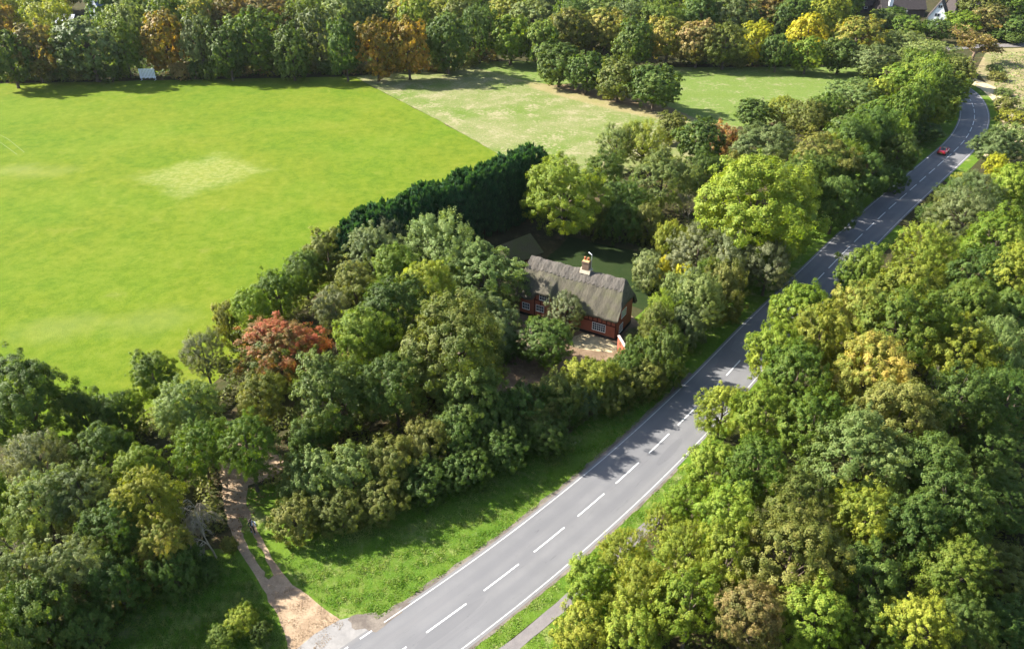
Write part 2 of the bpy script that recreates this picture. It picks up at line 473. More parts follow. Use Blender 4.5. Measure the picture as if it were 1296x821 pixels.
# garden
sheet('garden_ground', PP((610,400),(700,380),(800,400),(830,430),(815,470),(770,510),(720,550),(650,560),(605,500)), .019, GARDEN_SOIL, jitter=.3)
sheet('mulch_path', PP((724,428),(737,421),(770,430),(784,440),(775,446),(752,444),(722,438)), .024, STRAW, jitter=.12, step_=.6)
sheet('mulch_patch', PP((646,420),(670,415),(690,430),(676,442),(652,440)), .024, STRAW, jitter=.3, step_=.6, seed=5)
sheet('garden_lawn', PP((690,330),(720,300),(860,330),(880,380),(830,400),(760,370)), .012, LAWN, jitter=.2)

# faint white marks of a sports pitch
for n_, (a, b) in enumerate((((-2,170),(10,176)),((10,176),(31,193)),((0,180),(22,196)))):
    a3, b3 = P(*a), P(*b); d = (b3-a3).normalized(); w = Vector((-d.y, d.x, 0))*.05
    sheet('pitch_marking', [a3-w, b3-w, b3+w, a3+w], .018, plain('faded_pitch_paint', (.12,.155,.035), nscale=1.5))

# ------------------------------------------------------------------ foliage meshes
def unit(v): return v / (np.linalg.norm(v, axis=-1, keepdims=True) + 1e-9)

def leaves(name, C, N, size, aspect, var, rng, tdir=None, tw=0.0):
    n = len(C)
    r = rng.normal(size=(n,3))
    if tdir is not None: r = unit(r)*(1-tw) + tdir*tw
    t = unit(r - N*np.sum(r*N, axis=1, keepdims=True))
    b = np.cross(N, t)
    s = size[:,None]; w = s*aspect
    V = np.stack([C - t*s*.5, C + b*w*.5 + t*s*.05, C + t*s*.5, C - b*w*.5 + t*s*.05], 1).reshape(-1,3)
    F = np.arange(n*4).reshape(-1,4)
    me = quads_mesh(name, V, F)
    at = me.attributes.new('var', 'FLOAT_COLOR', 'FACE')
    at.data.foreach_set('color', np.c_[var, np.ones(n)].astype(np.float32).ravel())
    me.materials.append(LEAF)
    return me

def make_crown(kind, seed, n, lsize):
    """crown of radius about 1: lobes carry leaf clumps, clumps carry leaves"""
    rng = np.random.default_rng(seed)
    nl = {'round':26, 'ash':26, 'fine':24, 'bush':18, 'open':18}[kind]
    lob = [np.array([0,0,.06]), np.array([.14,-.1,-.15]), np.array([-.15,.12,-.1])]; lr = [.72, .66, .66]
    tries = 0
    zmin = -.8 if kind != 'bush' else -.3
    ax_ = rng.uniform(.86, 1.12, 3); ax_[2] = 1.0
    while len(lob) < nl and tries < 6000:
        tries += 1
        d = unit(rng.normal(size=3))
        if d[2] < zmin: continue
        rad = rng.uniform(.50, .82); r = rng.uniform(.17, .34)
        if rad + r > 1.08: continue
        p = d*rad*ax_
        if all(np.linalg.norm(p-q) > .24 for q in lob[3:]): lob.append(p); lr.append(r)
    lob = np.array(lob); lr = np.array(lr)
    # clumps on lobes
    nc = {'round':620, 'ash':620, 'fine':700, 'bush':460, 'open':340}[kind]
    li = rng.choice(len(lob), nc, p=(lr**2)/np.sum(lr**2))
    d = unit(rng.normal(size=(nc,3)) + unit(lob[li]+1e-6)*.6 + np.array([0,0,.2]))
    cp = lob[li] + d*(lr[li]*rng.uniform(.70,1.12,nc))[:,None]
    # stray shoots for an uneven outline
    k = rng.random(nc) < .13; cp[k] *= rng.uniform(1.04,1.17,k.sum())[:,None]
    crd = rng.uniform(.045,.105,nc)*{'round':1.0,'ash':.9,'fine':.75,'bush':1.0,'open':1.0}[kind]
    sd = unit(rng.normal(size=3)); ctone = np.clip(rng.normal(.38,.24,nc) + .35*(rng.random(len(lob))[li]-.5)*2 + .38*(cp@sd), 0, 1)
    out = unit(unit(cp) + d)
    ci = rng.choice(nc, n, p=(crd**2)/np.sum(crd**2))
    ld = unit(rng.normal(size=(n,3)) + out[ci]*.55)
    off = ld*(crd[ci]*rng.uniform(.35,1.1,n))[:,None]
    if kind == 'ash':                                  # drooping elongated sprays
        off += out[ci]*(rng.uniform(-.3,1.3,n)*crd[ci])[:,None]; off[:,2] -= (np.linalg.norm(off,axis=1)**2)*2.0
    if kind == 'fine':
        off += (out[ci]*.6+np.array([0,0,.5]))*(rng.uniform(-.5,1.7,n)*crd[ci])[:,None]
    if kind == 'bush':
        off += (out[ci]*.3+np.array([0,0,.6]))*(rng.uniform(-.3,1.2,n)*crd[ci])[:,None]
    C = cp[ci] + off
    N = unit(ld*.6 + out[ci]*.9 + rng.normal(size=(n,3))*.30 + np.array([0,0,.22]))
    size = lsize*rng.uniform(.65,1.35,n)
    asp = {'round':.72,'ash':.42,'fine':.36,'bush':.6,'open':.65}[kind]
    hgt = np.clip(C[:,2]*.5+.5, 0, 1)
    var = np.c_[np.clip(rng.normal(.5,.22,n),0,1), np.clip(ctone[ci]+rng.normal(0,.08,n),0,1), rng.random(n)]
    return leaves('crown', C, N, size, asp, var, rng, out[ci], .5 if kind in ('ash','fine') else .2)

def make_conifer(seed, n, lsize):
    rng = np.random.default_rng(seed); nc = 420
    th = rng.uniform(0, 2*math.pi, nc); h = rng.uniform(0,1,nc)**.8
    r = np.where(h < .72, 1.0, np.sqrt(np.clip(1-((h-.72)/.30)**2, 0, 1)))*rng.uniform(.80,1.08,nc)
    cp = np.c_[np.cos(th)*r, np.sin(th)*r, h*2-1]
    out = unit(np.c_[np.cos(th), np.sin(th), np.full(nc,.9)])
    ci = rng.integers(0, nc, n)
    t = rng.uniform(0, 1, n)
    C = cp[ci] + out[ci]*np.array([.34,.34,.16])*t[:,None] + rng.normal(size=(n,3))*np.array([.09,.09,.035])*(1.1-t)[:,None]
    N = unit(np.c_[np.cos(th), np.sin(th), np.full(nc,.5)][ci] + rng.normal(size=(n,3))*.55)
    tone = rng.random(nc)
    var = np.c_[np.clip(rng.normal(.5,.2,n),0,1), np.clip(tone[ci]*.6 + t*.4,0,1), rng.random(n)]
    size = lsize*rng.uniform(.6,1.4,n)
    return leaves('crown', C, N, size, .45, var, rng, out[ci], .8)

def branch_tree(seed, levels, spread, n0, droop=0.0, sides=4, twig=.009, trunk_r=.022):
    """unit-high leafless branching, returns an MB"""
    rng = random.Random(seed); mb = MB()
    def grow(p, d, L, r, lev):
        pts = [p]; rr = [r]; q = p
        n = 4
        for i in range(n):
            d = (d + Vector((rng.gauss(0,.16), rng.gauss(0,.16), rng.gauss(0,.10) + .05 - droop*lev*.12))).normalized()
            q = q + d*L/n; pts.append(q); rr.append(max(twig*.35, r*(1-.55*(i+1)/n)))
        mb.tube(pts, rr, sides if lev < 2 else 3, cap=False)
        if lev < levels:
            for i in range(n0 if lev else n0+1):
                t = rng.uniform(.3, 1.0); k = min(n, max(1, int(t*n+.5)))
                a = Vector((rng.gauss(0,1), rng.gauss(0,1), rng.gauss(.15,.5))).normalized()
                grow(pts[k], (d*(1-spread) + a*spread).normalized(), L*rng.uniform(.55,.8), rr[k]*.75, lev+1)
    grow(Vector((0,0,0)), Vector((0,0,1)), .38, trunk_r, 0)
    return mb

# trunks: unit height to the crown's middle, limbs reach into the crown
def make_trunk(seed):
    rng = random.Random(seed); mb = MB()
    mb.tube([(0,0,-.03),(0,0,.06),(rng.uniform(-.03,.03),rng.uniform(-.03,.03),.45),(rng.uniform(-.05,.05),rng.uniform(-.05,.05),.85),(0,0,1.25)],
            [.085,.06,.048,.038,.012], 7)
    for i in range(7):
        a = rng.uniform(0, 6.28); z = rng.uniform(.35,.85); r = rng.uniform(.38,.62)
        mb.tube([(0,0,z),(math.cos(a)*r*.45,math.sin(a)*r*.45,z+.18),(math.cos(a)*r,math.sin(a)*r,z+rng.uniform(.25,.5))],[.026,.018,.006],5)
        a2 = a+rng.uniform(-.8,.8)
        mb.tube([(math.cos(a)*r*.45,math.sin(a)*r*.45,z+.18),(math.cos(a2)*r*.9,math.sin(a2)*r*.9,z+rng.uniform(.3,.6))],[.014,.005],4)
    return mb.mesh('trunk', True)
TRUNKS = [make_trunk(i) for i in range(4)]

NEAR, FAR = {}, {}
for kind, cnt, n, ls in (('round',6,36000,.039),('ash',4,33000,.053),('fine',4,35000,.046),('bush',4,25000,.049),('open',2,13000,.062)):
    NEAR[kind] = [make_crown(kind, 11+7*i+len(kind), n, ls) for i in range(cnt)]
for kind, cnt, n, ls in (('round',4,8500,.086),('ash',3,8500,.115),('fine',2,8500,.10),('bush',2,6000,.105),('open',1,7000,.09)):
    FAR[kind] = [make_crown(kind, 211+7*i+len(kind), n, ls) for i in range(cnt)]
NEAR['great'] = [make_crown('round', 901+i, 62000, .031) for i in range(3)]; FAR['great'] = NEAR['great']
CON = [make_conifer(500+i, 15000, .16) for i in range(3)]

PAL = {  # leaf colours: (main, second), second on part of the leaf clumps
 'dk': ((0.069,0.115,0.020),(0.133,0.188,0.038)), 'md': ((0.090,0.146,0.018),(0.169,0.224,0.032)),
 'br': ((0.141,0.213,0.020),(0.254,0.308,0.040)), 'lime_old': ((0.186,0.269,0.018),(0.316,0.370,0.032)),
 'yg': ((0.169,0.207,0.024),(0.328,0.336,0.045)), 'sv': ((0.102,0.140,0.040),(0.232,0.269,0.110)),
 'grey': ((0.113,0.137,0.052),(0.294,0.308,0.165)), 'ol': ((0.107,0.132,0.024),(0.226,0.230,0.055)),
 'gd': ((0.165,0.203,0.032),(0.440,0.364,0.084)), 'or': ((0.169,0.134,0.022),(0.452,0.258,0.040)),
 'bn': ((0.147,0.140,0.035),(0.339,0.235,0.085)), 'yl': ((0.339,0.336,0.022),(0.565,0.504,0.035)),
 'red': ((.100,.140,.030),(.400,.120,.055)), 'pink': ((0.215,0.168,0.055),(0.542,0.235,0.100)),
 'lime': ((.185,.235,.022),(.310,.345,.048)),
 'pale': ((.125,.175,.042),(.260,.310,.105)), 'con': ((.020,.055,.022),(.052,.125,.042)),
}
CNAME = {'dk':'dark green','md':'mid green','br':'fresh green','lime':'bright lime green','yg':'yellow-green','sv':'silvery green','grey':'grey-leaved',
 'ol':'olive green','gd':'golden','or':'orange','bn':'brown-leaved','yl':'bright yellow','red':'red-tipped','pink':'reddish-orange','pale':'pale green'}
KIND = {'round':('tree','broadleaf_tree','tree'), 'ash':('feathery tree','ash_tree','tree'), 'fine':('fine-leaved tree','willow_tree','tree'),
 'bush':('bush','bush','bush'), 'great':('tree','broadleaf_tree','tree'), 'open':('open-crowned tree','broadleaf_tree','tree')}
trng = random.Random(77)
def nth(k):
    return ['first','second','third','fourth','fifth','sixth','seventh','eighth','ninth','tenth','eleventh','twelfth','thirteenth','fourteenth','fifteenth','sixteenth','seventeenth','eighteenth','nineteenth','twentieth'][k] if k < 20 else f'{k+1}th' if k % 10 not in (0,1,2) else f"{k+1}{['st','nd','rd'][k%10]}"
SH2 = Vector((math.cos(SHADOW_AZ), math.sin(SHADOW_AZ), 0))
GAPS = [roadpt(s_of(P(1195,197)), o_) for o_ in (-1.5, 2)]
def plant(kind, px, py, rpx, H, col, where=None, group=None, label=None, far=None, zr=None, loc=None, Rm=None):
    """a tree or bush whose crown's middle shows at (px,py) with half-width rpx"""
    name = KIND[kind][1]
    hc = H*.6
    for _ in range(4):
        p = P(px, py, hc) if loc is None else Vector((loc[0], loc[1], hc))
        R = rpx*depth_of(p)/FPX if Rm is None else Rm
        d0 = depth_of(p)
        for g_ in GAPS if (H > 4 and d0 > 100 and col != 'lime') else ():
            rel = g_ - Vector((p.x, p.y, 0)); al = rel.dot(SH2); pe = abs(rel.cross(SH2).z)
            if al > 0 and al < 30 and pe < R*.8 + 1.0: H = max(4.0, min(H, (al - .0)*math.tan(SUN_EL) + 1.0))
        if kind == 'bush': rz = max(.6*R, H*.62); hc = H - rz*.92
        else: rz = min(.50*H, (1.75 if d0 > 150 else 1.15)*R) if zr is None else zr*R; hc = max(H - rz*.93, rz*.9)
    d = depth_of(p)
    lib = FAR if (far or (far is None and d > 150)) else NEAR
    base = empty(name, (p.x, p.y, 0), trng.uniform(0, 6.28))
    cr = mesh_obj('crown', trng.choice(lib[kind]), None, base)
    cr.location = (0,0,hc); f = trng.uniform(.93,1.07)
    cr.scale = (R*f*1.02, R/f*1.02, rz)
    a, b = PAL[col]; k = trng.uniform(.88, 1.12); h = trng.uniform(.93,1.07)
    cr['leaf_a'] = (a[0]*k*h, a[1]*k, a[2]*k); cr['leaf_b'] = (b[0]*k*h, b[1]*k, b[2]*k)
    tm = mesh_obj('stem' if kind == 'bush' else 'trunk', trng.choice(TRUNKS), BARK, base)
    tm.scale = (R*.95, R*.95, max(.5, hc))
    tag(base, label or f"{CNAME[col]} {KIND[kind][0]} {where}", KIND[kind][2], group)
    return base

# ------------------------------------------------------------------ trees and bushes
FL = "in the tall tree row along the far edge of the playing field"
far_row = [
 ('round',10,72,28,17,'dk','at the far left end of the row behind the playing field'),
 ('round',42,66,28,17,'bn','second from the left behind the playing field, its leaves turning'),
 ('fine',70,34,26,18,'yg','showing above the brown one left of the silvery tree behind the field'),
 ('round',112,60,38,19,'sv','broad and tall, left of the white sight screen behind the field'),
 ('ash',156,60,22,17,'md','directly left of the white sight screen'),
 ('fine',164,32,24,18,'pale','behind and above the white sight screen'),
 ('round',210,53,29,19,'or','large and turning, directly behind the white sight screen'),
 ('round',252,55,22,19,'sv','narrow, right of the orange tree by the sight screen'),
 ('round',288,66,24,16,'dk','between the narrow silvery tree and the broad green one behind the field'),
 ('round',322,52,38,19,'md','broadest of the trees behind the field, above the yellow bush'),
 ('bush',345,86,13,5,'yg','small, at the field edge below the tall tree row'),
 ('ash',368,66,22,16,'dk','right of the small yellow bush at the far field edge'),
 ('round',404,48,25,19,'sv','tall, left of the dark pair near the orange trees'),
 ('round',436,62,20,18,'dk','slim, directly left of the orange pair behind the field'),
 ('round',476,62,27,18,'or','left of the orange pair behind the field'),
 ('round',516,60,26,18,'or','right of the orange pair behind the field'),
 ('round',524,30,22,19,'br','peeping over the right tree of the orange pair'),
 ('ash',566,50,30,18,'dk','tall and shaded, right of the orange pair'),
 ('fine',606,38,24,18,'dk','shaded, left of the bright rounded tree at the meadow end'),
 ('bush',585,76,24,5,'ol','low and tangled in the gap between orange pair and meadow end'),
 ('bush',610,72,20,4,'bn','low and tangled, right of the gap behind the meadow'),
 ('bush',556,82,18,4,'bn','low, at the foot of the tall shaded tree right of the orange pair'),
 ('round',646,44,30,16,'br','rounded, standing alone at the far end of the meadow'),
 ('round',686,50,25,15,'md','right-hand neighbour of the rounded bright tree at the meadow end'),
 ('round',724,36,28,16,'ol','behind the left oak of the clump in the meadow'),
 ('round',766,34,30,16,'gd','above the clump of four oaks'),
 ('round',804,50,26,15,'dk','behind the right part of the clump of four oaks'),
 ('round',846,46,28,15,'gd','just right above the clump of four oaks'),
 ('round',884,50,28,15,'bn','left of the broad olive tree behind the far meadow'),
 ('fine',918,54,28,14,'ol','broad, behind the left part of the far meadow'),
 ('round',957,50,19,14,'yl','small and rounded, behind the middle of the far meadow'),
 ('round',985,62,20,12,'dk','right of the small bright yellow tree behind the far meadow'),
 ('round',1022,40,25,14,'yl','tall, left of the broad golden tree behind the far meadow'),
 ('round',1022,66,22,11,'br','low, in front of the tall yellow tree behind the far meadow'),
 ('round',1084,44,32,14,'gd','broad and glowing, at the right end of the far meadow'),
 ('round',1064,66,22,11,'dk','in front of the broad golden tree at the far meadow'),
 ('round',950,24,26,13,'md','behind the small bright yellow tree'),
]
clump = [
 ('round',708,80,34,12,'dk','first from the left in the clump of four in the meadow'),
 ('round',743,89,31,11.5,'dk','second from the left in the clump of four in the meadow'),
 ('round',783,99,33,11.5,'ol','third from the left in the clump of four in the meadow'),
 ('round',829,108,39,12,'dk','rightmost and broadest in the clump of four in the meadow'),
]
far_hedge = [  # between the far meadow and the road
 ('fine',1104,76,34,9,'sv','at the right end of the far meadow, above the hedgerow'),
 ('fine',1142,58,34,9,'pale','pale and loose, right of the broad golden tree'),
 ('fine',1182,72,36,9,'pale','left of the bare-limbed tree by the bend'),
 ('round',1150,100,36,9,'br','in the hedgerow below the pale loose one, left of the bend'),
 ('round',1196,112,34,10,'md','overhanging the road bend from the left'),
 ('ash',1208,92,30,8,'ol','at the inner side of the bend below the bare-limbed tree'),
 ('round',1180,136,32,9,'br','left of the road just beyond the red car'),
 ('fine',1080,120,40,8,'pale','where the hedgerow meets the far meadow'),
 ('round',1112,118,26,8,'lime','small, in the hedgerow right of the far meadow'),
 ('round',1120,150,44,10,'md','large, in the hedgerow left of the red car'),
 ('round',1164,166,30,9,'dk','closest to the red car on its left'),
 ('round',1086,172,46,11,'dk','broad and dark, two crowns left of the red car'),
 ('round',1136,196,30,9,'dk','overhanging the verge just before the red car'),
 ('fine',1022,148,30,8,'ol','at the meadow side of the hedgerow, above the bluish tree'),
 ('round',1044,140,26,8,'md','at the meadow side of the hedgerow, right of the olive one'),
 ('fine',992,140,24,7,'yg','small, at the lower corner of the far meadow'),
 ('round',952,142,28,7,'dk','at the lower left corner of the far meadow'),
 ('round',972,184,42,10,'sv','with bluish leaves, above the great lime-green tree'),
 ('bush',916,178,22,6,'pink','between the bluish tree and the dark rounded one'),
 ('bush',926,206,14,5,'gd','small and straw-coloured, below the reddish one'),
 ('round',1040,212,50,12,'ol','broad, right of the bluish tree and above the great lime-green one'),
 ('round',1092,222,34,10,'dk','beside the road verge, right of the broad olive one'),
 ('round',1058,258,36,10,'dk','shaded, right of the great lime-green tree beside the road'),
 ('bush',1124,228,24,5,'dk','low at the verge, between hedgerow and road before the car'),
 ('round',885,178,36,9,'dk','dark and rounded, left of the reddish bush'),
 ('round',850,160,24,7,'ol','below the right oak of the clump'),
 ('fine',815,182,42,10,'yg','with upright pale shoots, at the lower edge of the meadow'),
 ('ash',764,214,30,8,'dk','dark and slim, left of the one with upright pale shoots'),
 ('fine',780,186,28,9,'pale','at the meadow corner, behind the dark slim one'),
 ('ash',838,232,44,11,'pale','right of the garden, left of the great lime-green tree'),
 ('round',890,220,30,9,'dk','dark, tucked against the left of the great lime-green tree'),
 ('ash',794,256,32,9,'dk','at the back of the garden lawn, left'),
 ('bush',786,284,30,7,'dk','shading the back of the garden lawn'),
 ('bush',816,284,30,6.5,'ol','at the back of the garden lawn, right of the shaded one'),
 ('bush',752,282,24,6,'ol','under the lime tree, behind the chimney'),
 ('bush',846,308,26,6.5,'yg','behind the right corner of the garden lawn'),
]
big = [
 ('great',957,266,84,18,'lime','great and spreading, between the garden and the road'),
 ('great',713,250,54,13.5,'lime','rounded, standing over the cottage garden behind the thatch'),
]
road_hedge = [  # between garden and road and on towards the viewer
 ('fine',884,318,40,8.5,'grey','below the left side of the great lime-green tree'),
 ('fine',925,330,38,8.5,'grey','below the great lime-green tree, beside the road'),
 ('fine',972,338,34,8.5,'grey','closest to the road under the great lime-green tree'),
 ('bush',866,352,17,4,'yl','small and glowing, right of the garden lawn'),
 ('bush',842,344,13,4,'yl','smaller glowing one left of its pair at the lawn'),
 ('bush',822,350,24,5,'sv','low, at the right end of the garden lawn'),
 ('fine',880,384,40,8.5,'pale','broad, between cottage and road, above the conical one'),
 ('bush',918,372,34,8.5,'ol','in the roadside hedge right of the broad pale one'),
 ('fine',838,392,22,7,'lime','slim and upright, directly right of the cottage gable'),
 ('bush',852,366,20,4.5,'pale','behind the slim upright one by the gable'),
 ('bush',866,418,30,6,'sv','in the roadside hedge level with the cottage gable'),
 ('bush',836,448,27,4.5,'yg','right of the red garden wall'),
 ('bush',845,456,32,7.5,'dk','on the road side of the hedge below the gable'),
 ('bush',812,482,34,4.4,'ol','in the hedge straight below the red garden wall'),
 ('bush',800,425,10,2,'grey','tiny, in the nook behind the red garden wall'),
 ('bush',748,488,38,5.8,'yg','broad with russet twigs, in the hedge below the mulch path'),
 ('bush',778,500,30,4.5,'ol','on the verge side of the hedge below the red wall'),
 ('bush',706,506,36,5.8,'ol','in the hedge at the lower corner of the garden'),
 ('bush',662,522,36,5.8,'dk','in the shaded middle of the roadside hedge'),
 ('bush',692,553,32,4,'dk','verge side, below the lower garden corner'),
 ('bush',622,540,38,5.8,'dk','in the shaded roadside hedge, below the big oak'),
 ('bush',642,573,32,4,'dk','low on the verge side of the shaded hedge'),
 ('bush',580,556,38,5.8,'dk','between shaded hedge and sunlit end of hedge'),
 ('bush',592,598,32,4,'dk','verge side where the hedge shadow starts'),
 ('bush',545,570,34,5.8,'ol','sunlit with bare stems in its middle, in the roadside hedge'),
 ('bush',537,613,34,4,'dk','on the verge side of the one with bare stems'),
 ('bush',494,590,38,5.8,'ol','third bush from the track end of the roadside hedge'),
 ('bush',482,635,34,4,'ol','low on the verge, third from the track'),
 ('bush',445,602,38,5.8,'pale','second bush from the track end of the roadside hedge'),
 ('bush',432,649,34,4,'ol','low on the verge, second from the track'),
 ('bush',395,612,36,5.8,'pale','sunlit first bush at the track end of the roadside hedge'),
 ('bush',374,657,34,4,'ol','right beside the walking person on the track'),
]
copse = [
 ('round',505,400,58,12,'dk','in the middle of the copse, left of the great olive oak'),
 ('fine',562,318,60,12,'pale','at the top of the copse, against the dark cypress row'),
 ('ash',612,352,54,9.5,'pale','reaching the left end of the thatched roof'),
 ('ash',618,412,42,7.5,'sv','drooping, over the left corner of the cottage'),
 ('fine',492,300,26,10,'grey','small, at the top edge of the copse beside the cypress row'),
 ('ash',470,330,42,10,'sv','upper left of the copse, below the cypress row end'),
 ('round',505,345,38,11,'md','in the upper middle of the copse'),
 ('round',416,325,36,9,'ol','at the field edge just below the end of the cypress row'),
 ('round',385,345,30,8,'dk','dark, at the field edge below the cypress row'),
 ('round',352,372,34,8,'md','at the field edge, left of the cream-flowered one'),
 ('round',318,392,28,8,'br','small and bright, at the field edge above the red-tipped tree'),
 ('bush',290,412,22,6,'ol','at the field edge between grey-leaved and bright small tree'),
 ('round',420,392,28,9,'grey','with cream clusters, right of the red-tipped tree'),
 ('round',450,368,34,10,'ol','in the copse above the one with cream clusters'),
 ('ash',352,446,60,8,'red','spreading flat with red shoots, in the left of the copse'),
 ('round',330,505,36,8,'ol','below the red-tipped tree, above the track end'),
 ('round',464,430,44,11,'br','bright, between the dark one and the one with cream clusters'),
 ('great',572,440,78,14,'ol','great oak, largest crown of the copse'),
 ('round',540,372,44,12,'yg','in the copse directly above the great oak'),
 ('round',420,500,62,10,'dk','large and dense, below the red-tipped tree'),
 ('round',500,490,48,10,'dk','in front of the great oak, over the dead-leaf floor'),
 ('round',598,505,52,9,'dk','at the shaded foot of the great oak, towards the hedge'),
 ('bush',395,560,30,5,'dk','low, at the foot of the large dense one near the track'),
 ('fine',258,450,30,8,'grey','silvery, at the field edge left of the red-tipped tree'),
 ('round',194,478,36,8,'md','rounded, at the field edge right of the field corner'),
 ('ash',236,516,42,9,'pale','with light new shoots, below the rounded one at the field edge'),
 ('ash',254,566,38,8,'md','shaded, left of the top of the dirt track'),
 ('great',34,508,62,11,'dk','large and round, at the left edge of the picture by the field'),
 ('bush',108,528,32,6,'dk','at the field corner, right of the large round one'),
 ('bush',150,530,32,6,'dk','at the field corner, left of the rounded tree'),
 ('round',128,572,38,7,'dk','dense, below the field corner'),
 ('fine',50,586,44,8,'grey','with whitish leaves, below the large round one'),
 ('ash',52,636,46,9,'pale','sprawling, by the left edge of the picture below the whitish one'),
 ('ash',104,626,42,9,'sv','between the sprawling one and the bare bush'),
 ('round',176,596,34,8,'md','above the yellowing tree near the track'),
 ('ash',190,632,38,9,'yg','yellowing, left of the arching bare tree'),
 ('ash',206,684,32,7,'gd','yellowing with brown patches, below the arching bare tree'),
 ('round',146,668,40,8,'dk','shaded, left of the lower yellowing one'),
 ('ash',92,716,44,8,'sv','at lower left, below the dead twiggy bush'),
 ('ash',34,728,44,8,'pale','with bright shoots, at the lower left edge'),
 ('bush',150,744,42,6,'dk','shaded, at the lower left beside the rough grass'),
 ('bush',60,788,50,7,'dk','in the lower left corner of the picture'),
 ('bush',18,800,40,7,'md','at the extreme lower left corner'),
 ('bush',222,728,32,5,'dk','shaded, beside the track where it widens'),
 ('bush',110,796,36,4,'dk','low, in the rough grass at lower left'),
 ('bush',306,786,24,2.2,'yg','low and sprawling, on the grass left of the track mouth'),
 ('bush',282,806,22,1.8,'md','low, at the lower edge left of the track mouth'),
 ('bush',330,800,16,1.6,'dk','tiny, beside the gravel left of the track mouth'),
 ('bush',236,706,26,3,'dk','beside the grass edge below the arching bare tree'),
 ('bush',290,690,12,1.6,'ol','tiny, at the left edge of the dirt track'),
 ('bush',262,722,20,1.8,'dk','low, in the grass corner left of the dirt track'),
 ('ash',312,562,38,9,'md','small, right over the top of the dirt track'),
 ('bush',0,650,30,8,'md','cut by the left edge of the picture, below the round one'),
]
garden = [
 ('fine',716,396,28,6,'grey','bushy, against the front wall of the cottage'),
 ('round',690,432,41,6.5,'dk','rounded, in the cottage front garden'),
 ('bush',640,440,24,4,'dk','shaded, left of the cottage door side'),
 ('bush',826,334,30,3,'sv','low, at the far end of the garden lawn'),
]
